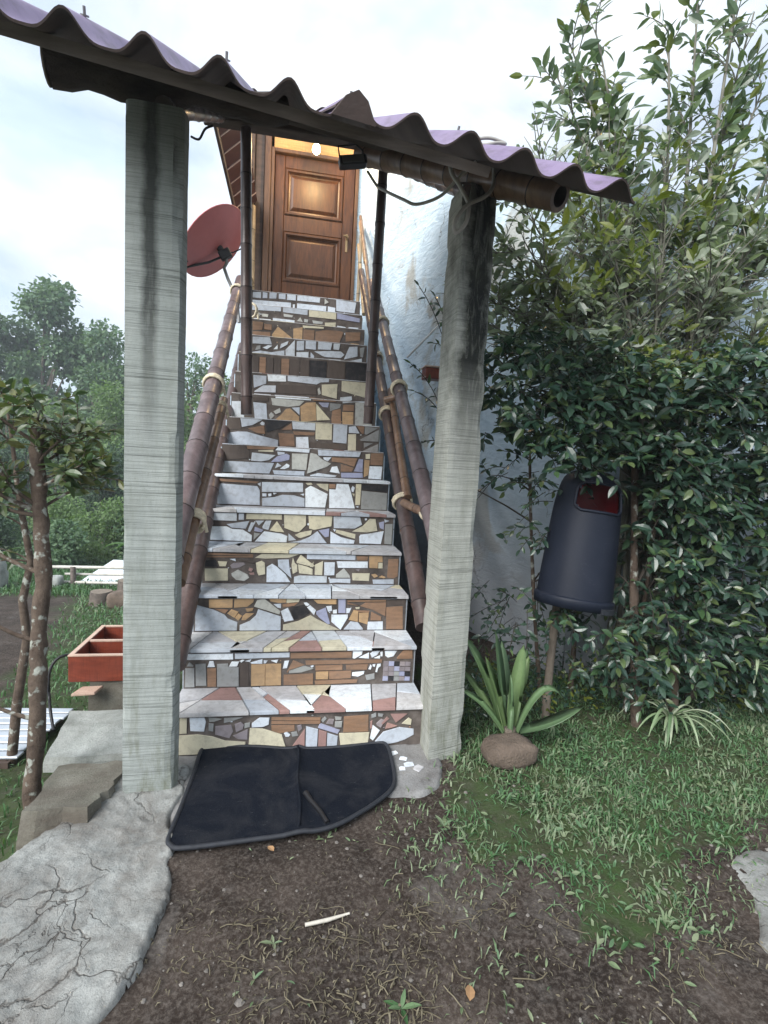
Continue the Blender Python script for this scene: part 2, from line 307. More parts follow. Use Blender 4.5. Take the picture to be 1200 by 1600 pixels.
k = NT('bulb_glow'); k.p.inputs['Emission Color'].default_value = (1.0, 0.72, 0.33, 1); k.p.inputs['Emission Strength'].default_value = 30
MAT['bulb_glow'] = k.done((1, 0.9, 0.7), 0.3)

# ---------------------------------------------------------------- geometry helpers
def vnoise(x, y, z=0.0, seed=0):
    """smooth value noise, vectorised"""
    x = np.asarray(x, float); y = np.asarray(y, float); z = np.asarray(z, float) + np.zeros_like(x)
    xi, yi, zi = np.floor(x), np.floor(y), np.floor(z); fx, fy, fz = x - xi, y - yi, z - zi
    fx, fy, fz = (t * t * (3 - 2 * t) for t in (fx, fy, fz))
    def h(a, b, c):
        n = np.sin(a * 127.1 + b * 311.7 + c * 74.7 + seed * 17.3) * 43758.5453
        return n - np.floor(n)
    out = 0
    for dx in (0, 1):
        for dy in (0, 1):
            for dz in (0, 1):
                w = (fx if dx else 1 - fx) * (fy if dy else 1 - fy) * (fz if dz else 1 - fz)
                out = out + w * h(xi + dx, yi + dy, zi + dz)
    return out
def fbm(x, y, z=0.0, oct=4, seed=0):
    a, s, t = 0.5, 0.0, 0.0
    x = np.asarray(x, float); y = np.asarray(y, float)
    for i in range(oct):
        s = s + a * vnoise(x * 2 ** i, y * 2 ** i, np.asarray(z) * 2 ** i, seed + i); t += a; a *= 0.5
    return s / t - 0.5
def sstep(a, b, x):
    t = np.clip((np.asarray(x, float) - a) / (b - a), 0, 1); return t * t * (3 - 2 * t)

def terrain(x, y):
    x = np.asarray(x, float); y = np.asarray(y, float)
    s_ = sstep(2.1, 2.55, y); t = sstep(-0.58 + 0.26 * s_, -1.3 + 0.5 * s_, x)
    z = -0.40 * t - 0.105 * t * np.clip(y - 2.6, 0, 8)
    z = z - 0.14 * t * np.clip(y - 11, 0, 13) + 0.16 * np.clip(y - 30, 0, 60)
    z = z + 0.04 * sstep(1.2, 3.0, x)
    return z

class MB:
    def __init__(s): s.v = []; s.f = []; s.m = []; s.smooth = []
    def add(s, vs, fs, mi=0, smooth=False):
        b = len(s.v); s.v += [tuple(p) for p in vs]
        for f in fs: s.f.append([b + i for i in f]); s.m.append(mi); s.smooth.append(smooth)
        return s
    def box(s, lo, hi, mi=0, X=None, ch=0.0):
        (a, b, c), (d, e, f) = lo, hi
        P = [(a, b, c), (d, b, c), (d, e, c), (a, e, c), (a, b, f), (d, b, f), (d, e, f), (a, e, f)]
        if X: P = [X(p) for p in P]
        return s.add(P, [(0, 3, 2, 1), (4, 5, 6, 7), (0, 1, 5, 4), (1, 2, 6, 5), (2, 3, 7, 6), (3, 0, 4, 7)], mi)
    def cbox(s, lo, hi, ch, mi=0, X=None):
        """box with chamfered edges"""
        lo, hi = np.array(lo, float), np.array(hi, float); ch = min(ch, *(0.45 * (hi - lo)))
        P = []; idx = {}
        for cx in (0, 1):
            for cy in (0, 1):
                for cz in (0, 1):
                    c = (cx, cy, cz)
                    for ax in range(3):
                        p = [(hi[i] if c[i] else lo[i]) for i in range(3)]
                        for i in range(3):
                            if i != ax: p[i] += -ch if c[i] else ch
                        idx[(c, ax)] = len(P); P.append(p)
        F = []
        def quad(l): F.append(l)
        cs = lambda ax, sgn: [c for c in ((0, 0), (1, 0), (1, 1), (0, 1))]
        for ax in range(3):
            o1, o2 = [i for i in range(3) if i != ax]
            for sgn in (0, 1):
                L_ = []
                for a, b in ((0, 0), (1, 0), (1, 1), (0, 1)):
                    c = [0, 0, 0]; c[ax] = sgn; c[o1] = a; c[o2] = b; L_.append(idx[(tuple(c), ax)])
                F.append(L_)
            for a in (0, 1):
                for b in (0, 1):
                    c0 = [0, 0, 0]; c0[o1] = a; c0[o2] = b; c1 = list(c0); c1[ax] = 1; c0, c1 = tuple(c0), tuple(c1)
                    F.append([idx[(c0, o1)], idx[(c1, o1)], idx[(c1, o2)], idx[(c0, o2)]])
        for cx in (0, 1):
            for cy in (0, 1):
                for cz in (0, 1):
                    c = (cx, cy, cz); F.append([idx[(c, 0)], idx[(c, 1)], idx[(c, 2)]])
        if X: P = [X(p) for p in P]
        return s.add(P, F, mi)
    def tube(s, pts, rad, n=8, mi=0, cap=True, smooth=True):
        pts = [Vector(p) for p in pts]; k = len(pts)
        if isinstance(rad, (int, float)): rad = [rad] * k
        vs = []; up = Vector((0.13, 0.27, 0.95)); prev = None
        for i, p in enumerate(pts):
            d = (pts[min(i + 1, k - 1)] - pts[max(i - 1, 0)])
            d = d.normalized() if d.length > 1e-9 else Vector((0, 0, 1))
            if prev is None:
                a = d.cross(up); a = a if a.length > 1e-3 else d.cross(Vector((1, 0, 0)))
            else: a = prev - d * prev.dot(d)
            a.normalize(); prev = a; b = d.cross(a)
            for j in range(n):
                t = 2 * math.pi * j / n; vs.append(p + (a * math.cos(t) + b * math.sin(t)) * rad[i])
        fs = [(i * n + j, i * n + (j + 1) % n, (i + 1) * n + (j + 1) % n, (i + 1) * n + j) for i in range(k - 1) for j in range(n)]
        s.add(vs, fs, mi, smooth)
        if cap: s.add(vs[:n], [list(range(n))[::-1]], mi); s.add(vs[-n:], [list(range(n))], mi)
        return s
    def prism(s, poly, X, d0, d1, mi=0, inset=0.0):
        """extruded outline: X(u, v, d) -> point, d0 back, d1 front (optionally a chamfered front)"""
        n = len(poly); cx = sum(p[0] for p in poly) / n; cy = sum(p[1] for p in poly) / n
        rings = [[X(u, v, d0) for u, v in poly], [X(u, v, d1 if not inset else d0 + (d1 - d0) * 0.6) for u, v in poly]]
        if inset:
            q = []
            for u, v in poly:
                l = math.hypot(u - cx, v - cy) + 1e-6; f = max(0.3, 1 - inset / l); q.append((cx + (u - cx) * f, cy + (v - cy) * f))
            rings.append([X(u, v, d1) for u, v in q])
        vs = [p for r in rings for p in r]; m = len(rings)
        fs = [(r * n + i, r * n + (i + 1) % n, (r + 1) * n + (i + 1) % n, (r + 1) * n + i) for r in range(m - 1) for i in range(n)]
        fs += [[(m - 1) * n + i for i in range(n)], list(range(n))[::-1]]
        return s.add(vs, fs, mi)
    def mesh(s, name, mats):
        me = bpy.data.meshes.new(name); me.from_pydata(s.v, [], s.f)
        for m in (mats if isinstance(mats, (list, tuple)) else [mats]): me.materials.append(MAT[m])
        me.polygons.foreach_set('material_index', s.m); me.polygons.foreach_set('use_smooth', s.smooth)
        me.update(); return me
    def build(s, name, mats, parent=None, label=None):
        return put(name, s.mesh(name, mats), parent, label)

def put(name, me, parent=None, label=None, mw=None):
    o = bpy.data.objects.new(name, me); COL.objects.link(o)
    if parent is not None:
        o.parent = parent
        o.matrix_parent_inverse = parent_world(parent).inverted()
    if mw is not None:
        o.matrix_basis = mw
    if label: o['label'] = label
    return o
def parent_world(p):
    m = p.matrix_parent_inverse @ p.matrix_basis if p.parent else p.matrix_basis.copy()
    return (parent_world(p.parent) @ m) if p.parent else m
def thing(name, label, cat, loc=(0, 0, 0), group=None):
    o = bpy.data.objects.new(name, None); COL.objects.link(o); o.location = loc
    o.empty_display_size = 0.1; o['label'] = label; o['category'] = cat
    if group: o['group'] = group
    return o
def tag(o, label, cat, group=None):
    o['label'] = label; o['category'] = cat
    if group: o['group'] = group
    return o
def struct(o): o['kind'] = 'structure'; return o
def stuff(o): o['kind'] = 'stuff'; return o
def lerp(a, b, t): return tuple(x + (y - x) * t for x, y in zip(a, b))
def bez(p0, p1, p2, n=8):
    p0, p1, p2 = Vector(p0), Vector(p1), Vector(p2)
    return [p0 * (1 - t) ** 2 + p1 * 2 * t * (1 - t) + p2 * t * t for t in (i / n for i in range(n + 1))]
def np_mesh(name, V, F, mats, mi=None, smooth=False):
    """V (n,3); F (m,3) triangles"""
    me = bpy.data.meshes.new(name); n, m = len(V), len(F)
    me.vertices.add(n); me.vertices.foreach_set('co', np.asarray(V, np.float32).ravel())
    me.loops.add(m * 3); me.loops.foreach_set('vertex_index', np.asarray(F, np.int32).ravel())
    me.polygons.add(m); me.polygons.foreach_set('loop_start', np.arange(0, m * 3, 3, dtype=np.int32)); me.polygons.foreach_set('loop_total', np.full(m, 3, np.int32))
    for t in (mats if isinstance(mats, (list, tuple)) else [mats]): me.materials.append(MAT[t])
    if mi is not None: me.polygons.foreach_set('material_index', np.asarray(mi, np.int32))
    me.polygons.foreach_set('use_smooth', np.full(m, bool(smooth)))
    me.update(calc_edges=True); return me

# a leaf blade in its own frame: x across, y along, z up; folded on the midrib and drooping
def leaf_template(w=0.42, fold=0.12, droop=0.18):
    ys = (0.0, 0.25, 0.55, 0.82, 1.0); ws = (0.0, 0.85, 1.0, 0.55, 0.0)
    V, F = [], []
    V.append((0, 0, 0))
    for y_, w_ in list(zip(ys, ws))[1:-1]:
        z = -droop * y_ * y_
        V += [(-w * 0.5 * w_, y_, z + fold * w_ * 0.5), (0, y_, z), (w * 0.5 * w_, y_, z + fold * w_ * 0.5)]
    V.append((0, 1.0, -droop))
    F += [(0, 2, 1), (0, 3, 2)]
    for r in (0, 1):
        a = 1 + 3 * r; b = a + 3
        F += [(a, a + 1, b + 1), (a, b + 1, b), (a + 1, a + 2, b + 2), (a + 1, b + 2, b + 1)]
    F += [(7, 8, 10), (8, 9, 10)]
    return np.array(V, float), np.array(F, int)
LEAF = leaf_template(); LEAF_NARROW = leaf_template(0.3, 0.08, 0.25); LEAF_WIDE = leaf_template(0.55, 0.14, 0.15)
def frames(D, N):
    D = D / np.linalg.norm(D, axis=1, keepdims=True); X = np.cross(D, N); X /= np.linalg.norm(X, axis=1, keepdims=True) + 1e-9
    Z = np.cross(X, D); return X, D, Z
def leaf_cloud(name, P, D, N, S, mat, parent=None, tmpl=LEAF):
    P, D, N, S = (np.asarray(a, float) for a in (P, D, N, S)); X, Yd, Z = frames(D, N); T, F = tmpl
    n = len(P)
    V = P[:, None, :] + S[:, None, None] * (T[None, :, 0:1] * X[:, None, :] + T[None, :, 1:2] * Yd[:, None, :] + T[None, :, 2:3] * Z[:, None, :])
    FF = (F[None] + (np.arange(n) * len(T))[:, None, None]).reshape(-1, 3)
    return put(name, np_mesh(name, V.reshape(-1, 3), FF, mat), parent)
def leaf_objects(name, P, D, N, S, mat, parent, tmpl=LEAF):
    P, D, N, S = (np.asarray(a, float) for a in (P, D, N, S)); X, Yd, Z = frames(D, N)
    me = np_mesh(name, tmpl[0], tmpl[1], mat)
    pw = parent_world(parent).inverted()
    for i in range(len(P)):
        s = S[i]
        mw = Matrix(((X[i, 0] * s, Yd[i, 0] * s, Z[i, 0] * s, P[i, 0]), (X[i, 1] * s, Yd[i, 1] * s, Z[i, 1] * s, P[i, 1]), (X[i, 2] * s, Yd[i, 2] * s, Z[i, 2] * s, P[i, 2]), (0, 0, 0, 1)))
        put(name, me, parent, mw=mw)
def foliage(root, P, D, N, S, mat, tmpl=LEAF, cap=300, focus=(0, 0, 1.3)):
    """the leaves that show largest as parts, the rest as one mass"""
    P, D, N, S = (np.asarray(a, float) for a in (P, D, N, S))
    if cap:
        V = P - np.array(focus); dist = np.linalg.norm(V, axis=1)
        face = np.abs(np.sum(N / np.linalg.norm(N, axis=1, keepdims=True) * V, axis=1)) / dist
        order = np.argsort(-(S / dist) ** 2 * (0.3 + face)); a, b = order[:cap], order[cap:]
        leaf_objects('leaf', P[a], D[a], N[a], S[a], mat, root, tmpl)
    else: b = np.arange(len(P))
    if len(b): stuff(leaf_cloud('foliage', P[b], D[b], N[b], S[b], mat, root, tmpl))

def bamboo(mb, p, q, r0, r1=None, step=0.28, n=12, sag=0.0, hollow=False, off=0.5, mi=0, mn=1):
    r1 = r1 or r0; p, q = Vector(p), Vector(q); Ln = (q - p).length; k = max(1, int(Ln / step)); d = (q - p).normalized()
    pts, rad = [], []; nodes = []
    ts = [0.0]
    t = off * step / Ln
    while t < 0.985: nodes.append(t); t += step / Ln * random.uniform(0.85, 1.15)
    prof = [(0.0, 1.0)]
    e = 0.012 / Ln
    for t in nodes: prof += [(t - 1.6 * e, 0.985), (t - 0.5 * e, 1.07), (t + 0.5 * e, 1.07), (t + 1.6 * e, 0.985)]
    prof.append((1.0, 1.0))
    prof = sorted((max(0, min(1, a)), b) for a, b in prof)
    C = lambda t: p + (q - p) * t - Vector((0, 0, 1)) * sag * 4 * t * (1 - t)
    mb.tube([C(a) for a, b in prof], [(r0 + (r1 - r0) * a) * b for a, b in prof], n, mi, cap=not hollow)
    for t in nodes:
        rr_ = (r0 + (r1 - r0) * t)
        mb.tube([C(t - 0.0028 / Ln), C(t + 0.0028 / Ln)], rr_ * 1.085, n, mn, cap=True)
    if hollow:
        a = C(1.0); ri = r1 * 0.66
        mb.tube([a - d * 0.12, a], ri, n, mn, cap=False)
        mb.tube([a - d * 0.121, a - d * 0.119], ri, n, mn, cap=True)
        b1 = MB(); b1.tube([a - d * 1e-4, a], r1, n, 0, cap=False); b2 = MB(); b2.tube([a - d * 1e-4, a], ri, n, 0, cap=False)
        o_, i_ = b1.v[-n:], b2.v[-n:]
        mb.add(o_ + i_, [(j, (j + 1) % n, n + (j + 1) % n, n + j) for j in range(n)], mi)
    return mb
def rope_coil(c, axis, r, turns=4, w=0.045, th=0.009, tail=True):
    c = Vector(c); d = Vector(axis).normalized(); a = d.cross(Vector((0.3, 0.1, 1))).normalized(); b = d.cross(a)
    pts = []
    n = int(turns * 14)
    for i in range(n + 1):
        t = 2 * math.pi * i / 14; f = i / n - 0.5
        pts.append(c + d * (w * f + 0.006 * math.sin(t * 0.5)) + (a * math.cos(t) + b * math.sin(t)) * (r + th * 0.7 + 0.002 * math.sin(i * 1.7)))
    if tail:
        e = pts[-1]; pts += [e + Vector((0.005, -0.008, -0.02)), e + Vector((0.012, -0.004, -0.055))]
    mb = MB(); mb.tube(pts, th, 6); return mb

# ---------------------------------------------------------------- ground
def in_poly(x, y, poly):
    x = np.asarray(x, float); y = np.asarray(y, float); c = np.zeros(x.shape, bool); n = len(poly)
    for i in range(n):
        x1, y1 = poly[i]; x2, y2 = poly[(i + 1) % n]
        with np.errstate(divide='ignore', invalid='ignore'):
            c ^= ((y1 > y) != (y2 > y)) & (x < (x2 - x1) * (y - y1) / (y2 - y1 + 1e-12) + x1)
    return c
LAWN = [(0.80, 2.02), (0.68, 1.86), (0.60, 1.72), (0.66, 1.52), (0.86, 1.55), (0.93, 1.40), (0.86, 1.14), (1.06, 1.12), (1.38, 1.40), (1.85, 1.55), (3.4, 1.75), (4.5, 2.9), (0.85, 3.2)]
def lawn(x, y):
    wx = x + 0.16 * fbm(x * 5, y * 5, seed=3) + 0.06 * fbm(x * 17, y * 17, seed=4); wy = y + 0.16 * fbm(x * 5, y * 5, seed=5) + 0.06 * fbm(x * 17, y * 17, seed=6)
    return in_poly(wx, wy, LAWN)
def field(x, y):
    w = 0.5 * fbm(x * 1.3, y * 1.3, seed=8)
    bare = (x + w < -2.1 - 0.26 * (y - 4.6)) & (y > 3.9) & (y < 8.6)
    return (x < -0.72 + 0.2 * fbm(x * 4, y * 4, seed=9)) & ~bare
def grow(a, b, s0, f, out):
    v = list(np.arange(a, b + 1e-9, s0)); s = s0; lo, hi = a, b
    L_, H_ = [], []
    while lo > -out: s *= f; lo -= s; L_.append(lo)
    s = s0
    while hi < out: s *= f; hi += s; H_.append(hi)
    return np.array(L_[::-1] + v + H_)
PATH = [(-0.92, 1.62), (-0.68, 1.90), (-0.62, 2.16), (-0.36, 2.1), (-0.36, 1.72), (-0.37, 1.63), (-0.33, 1.52), (-0.315, 1.40), (-0.36, 1.24), (-0.42, 1.12), (-0.52, 0.98), (-0.7, 0.72), (-1.7, 0.72), (-1.5, 1.25)]
gx = grow(-1.3, 2.7, 0.017, 1.16, 140); gy = grow(0.7, 2.6, 0.017, 1.12, 150); gy = gy[gy > -12]
GX, GY = np.meshgrid(gx, gy)
near = sstep(9, 4, np.hypot(GX, GY))
def rough(x, y):
    q_ = 1 - 0.85 * sstep(-0.5, -0.42, x) * sstep(0.8, 0.62, x) * sstep(1.6, 1.68, y) * sstep(2.5, 2.35, y)
    return q_ * 0.028 * fbm(x * 4, y * 4, oct=5, seed=1) + q_ * 0.014 * fbm(x * 24, y * 24, oct=3, seed=2) - 0.012 * (1 - q_)
GZ = terrain(GX, GY) + near * rough(GX, GY) + (1 - near) * 0.25 * fbm(GX * 0.3, GY * 0.3, seed=12) - 0.008
GZ = GZ - 0.03 * in_poly(GX, GY, PATH)
nyy, nxx = GX.shape
I = np.arange(nyy * nxx).reshape(nyy, nxx)
q = np.stack([I[:-1, :-1], I[:-1, 1:], I[1:, 1:], I[1:, :-1]], -1).reshape(-1, 4)
T_ = np.concatenate([q[:, [0, 1, 2]], q[:, [0, 2, 3]]])
me = np_mesh('ground', np.stack([GX, GY, GZ], -1).reshape(-1, 3), T_, 'earth', smooth=True)
turf = (lawn(GX, GY) | field(GX, GY) | (GY > 9)).astype(np.float32)
at = me.attributes.new('turf', 'FLOAT', 'POINT'); at.data.foreach_set('value', turf.ravel())
struct(put('ground', me))
def gz(x, y): return terrain(x, y) + sstep(9, 4, np.hypot(x, y)) * rough(x, y) - 0.008

# cell-built patches with ragged edges (old path, mortar apron)
def patch(name, poly, step, top, mat, amp=0.02, seed=0, edge=0.03, base=-0.06):
    xs = [p[0] for p in poly]; ys = [p[1] for p in poly]
    ax = np.arange(min(xs) - 0.05, max(xs) + 0.05, step); ay = np.arange(min(ys) - 0.05, max(ys) + 0.05, step)
    AX, AY = np.meshgrid(ax, ay)
    wx = AX + edge * (fbm(AX * 6, AY * 6, oct=5, seed=seed) * 2); wy = AY + edge * (fbm(AX * 6, AY * 6, oct=5, seed=seed + 50) * 2)
    ins = in_poly(wx, wy, poly)
    e = ins.astype(float)
    for _ in range(3):
        p_ = np.pad(e, 1, mode='edge'); e = (p_[:-2, 1:-1] + p_[2:, 1:-1] + p_[1:-1, :-2] + p_[1:-1, 2:] + 2 * p_[1:-1, 1:-1]) / 6
    Z = terrain(AX, AY) * 0 + top(AX, AY) + amp * fbm(AX * 7, AY * 7, oct=6, seed=seed + 9) + 0.35 * amp * fbm(AX * 45, AY * 45, oct=3, seed=seed + 11)
    Z = np.where(e > 0.02, Z - (1 - np.clip(e * 1.9, 0, 1)) ** 1.5 * 0.05, base)
    keep = (e[:-1, :-1] > 0.02) & (e[1:, 1:] > 0.02) & (e[:-1, 1:] > 0.02) & (e[1:, :-1] > 0.02)
    n1, n2 = AX.shape; I = np.arange(n1 * n2).reshape(n1, n2)
    q = np.stack([I[:-1, :-1], I[:-1, 1:], I[1:, 1:], I[1:, :-1]], -1)[keep]
    used = np.unique(q); mp_ = -np.ones(n1 * n2, int); mp_[used] = np.arange(len(used)); q = mp_[q]
    V = np.stack([AX, AY, Z], -1).reshape(-1, 3)[used]
    return struct(put(name, np_mesh(name, V, np.concatenate([q[:, [0, 1, 2]], q[:, [0, 2, 3]]]), mat, smooth=True)))
patch('path', PATH, 0.008, lambda x, y: 0.01 - 0.05 * sstep(-0.75, -1.3, x), 'path_concrete', 0.034, 21, 0.065)
APRON = [(-0.47, 2.215), (-0.41, 1.93), (-0.36, 1.76), (-0.30, 1.72), (0.0, 1.86), (0.43, 1.87), (0.56, 1.86), (0.66, 1.93), (0.70, 2.05), (0.70, 2.215)]
patch('threshold_apron', APRON, 0.012, lambda x, y: -0.002 + 0.004 * sstep(1.78, 2.2, y), 'mortar', 0.008, 31, 0.02)

patch('pale_ground_patch', [(1.52, 1.40), (1.47, 1.27), (1.36, 1.12), (1.40, 1.0), (1.9, 0.95), (2.2, 1.3), (1.7, 1.42)], 0.014, lambda x, y: 0.006 + 0 * x, 'path_concrete', 0.012, 41, 0.06)
# ---------------------------------------------------------------- staircase
X0, X1, D1, RR, RUN, NS = -0.456, 0.646, 2.204, 0.1961, 0.23155, 15
stair = thing('staircase', 'steep outdoor staircase faced with a mosaic of broken tiles', 'staircase', (0.1, D1, 0))
steps = {}
for kx in range(1, NS + 1):
    y = D1 + (kx - 1) * RUN; y2 = y + RUN - 0.003 if kx < NS else 6.27
    th = 0.018 if kx <= 6 else 0.004
    b = MB(); b.box((X0, y, -0.04), (X1, y2, kx * RR - th - 0.001))
    steps[kx] = b.build('step', ['grout'], stair)
    # tread: broken slabs laid edge to edge
    over = 0.014 if kx <= 6 else 0.0005
    ex = 0.012 if kx <= 6 else 0.001
    ya, yb = y - over, y2 + (0.0 if kx == NS else -0.0)
    n = 22 if kx <= 3 else 9
    cuts = sorted(random.uniform(0.06, 0.94) for _ in range(n - 1)); cuts = [0] + [c for i, c in enumerate(cuts) if i == 0 or c - cuts[i - 1] > 0.03] + [1]
    sl_ = [random.uniform(-0.16, 0.16) for _ in cuts]; sl_[0] = sl_[-1] = 0
    for a, c, sa, sc_ in zip(cuts[:-1], cuts[1:], sl_[:-1], sl_[1:]):
        xa, xb = X0 - ex + (X1 - X0 + 2 * ex) * a, X0 - ex + (X1 - X0 + 2 * ex) * c
        g_ = 0.0025; spl = random.uniform(0.35, 0.7); w = yb - ya
        P = lambda x, s_, f: (x + s_ * (f - 0.5) * 1.2, ya + w * f)
        pieces = [[P(xa + g_, sa, 0), P(xb - g_, sc_, 0), P(xb - g_, sc_, spl - 0.015), P(xa + g_, sa, min(0.9, spl + random.uniform(-0.18, 0.18)))],
                  None]
        fa = (pieces[0][3][1] - ya) / w
        pieces[1] = [P(xa + g_, sa, fa + 0.025), P(xb - g_, sc_, spl + 0.012), P(xb - g_, sc_, 1), P(xa + g_, sa, 1)]
        for pc in pieces:
            zt = kx * RR + random.uniform(-0.0015, 0.0005)
            m = MB(); m.prism(pc, lambda u, v, d, zt=zt, th=th: (u, v, zt - th + d), 0, th, inset=0.002)
            m.build('tread_tile', [random.choices(['tread_marble', 'tile_white', 'tile_rose', 'tile_pale_blue', 'tile_beige'], [8, 4, 1.6, 3, 1])[0]], steps[kx])
b = MB()
for xx in (X0 - 0.008, X1 + 0.002):
    for kx in range(1, NS + 1):
        y = D1 + (kx - 1) * RUN; b.box((xx, y + 0.003, -0.7), (xx + 0.006, (y + RUN if kx < NS else 6.2), kx * RR - 0.024))
b.build('side_render', ['plaster'], stair)
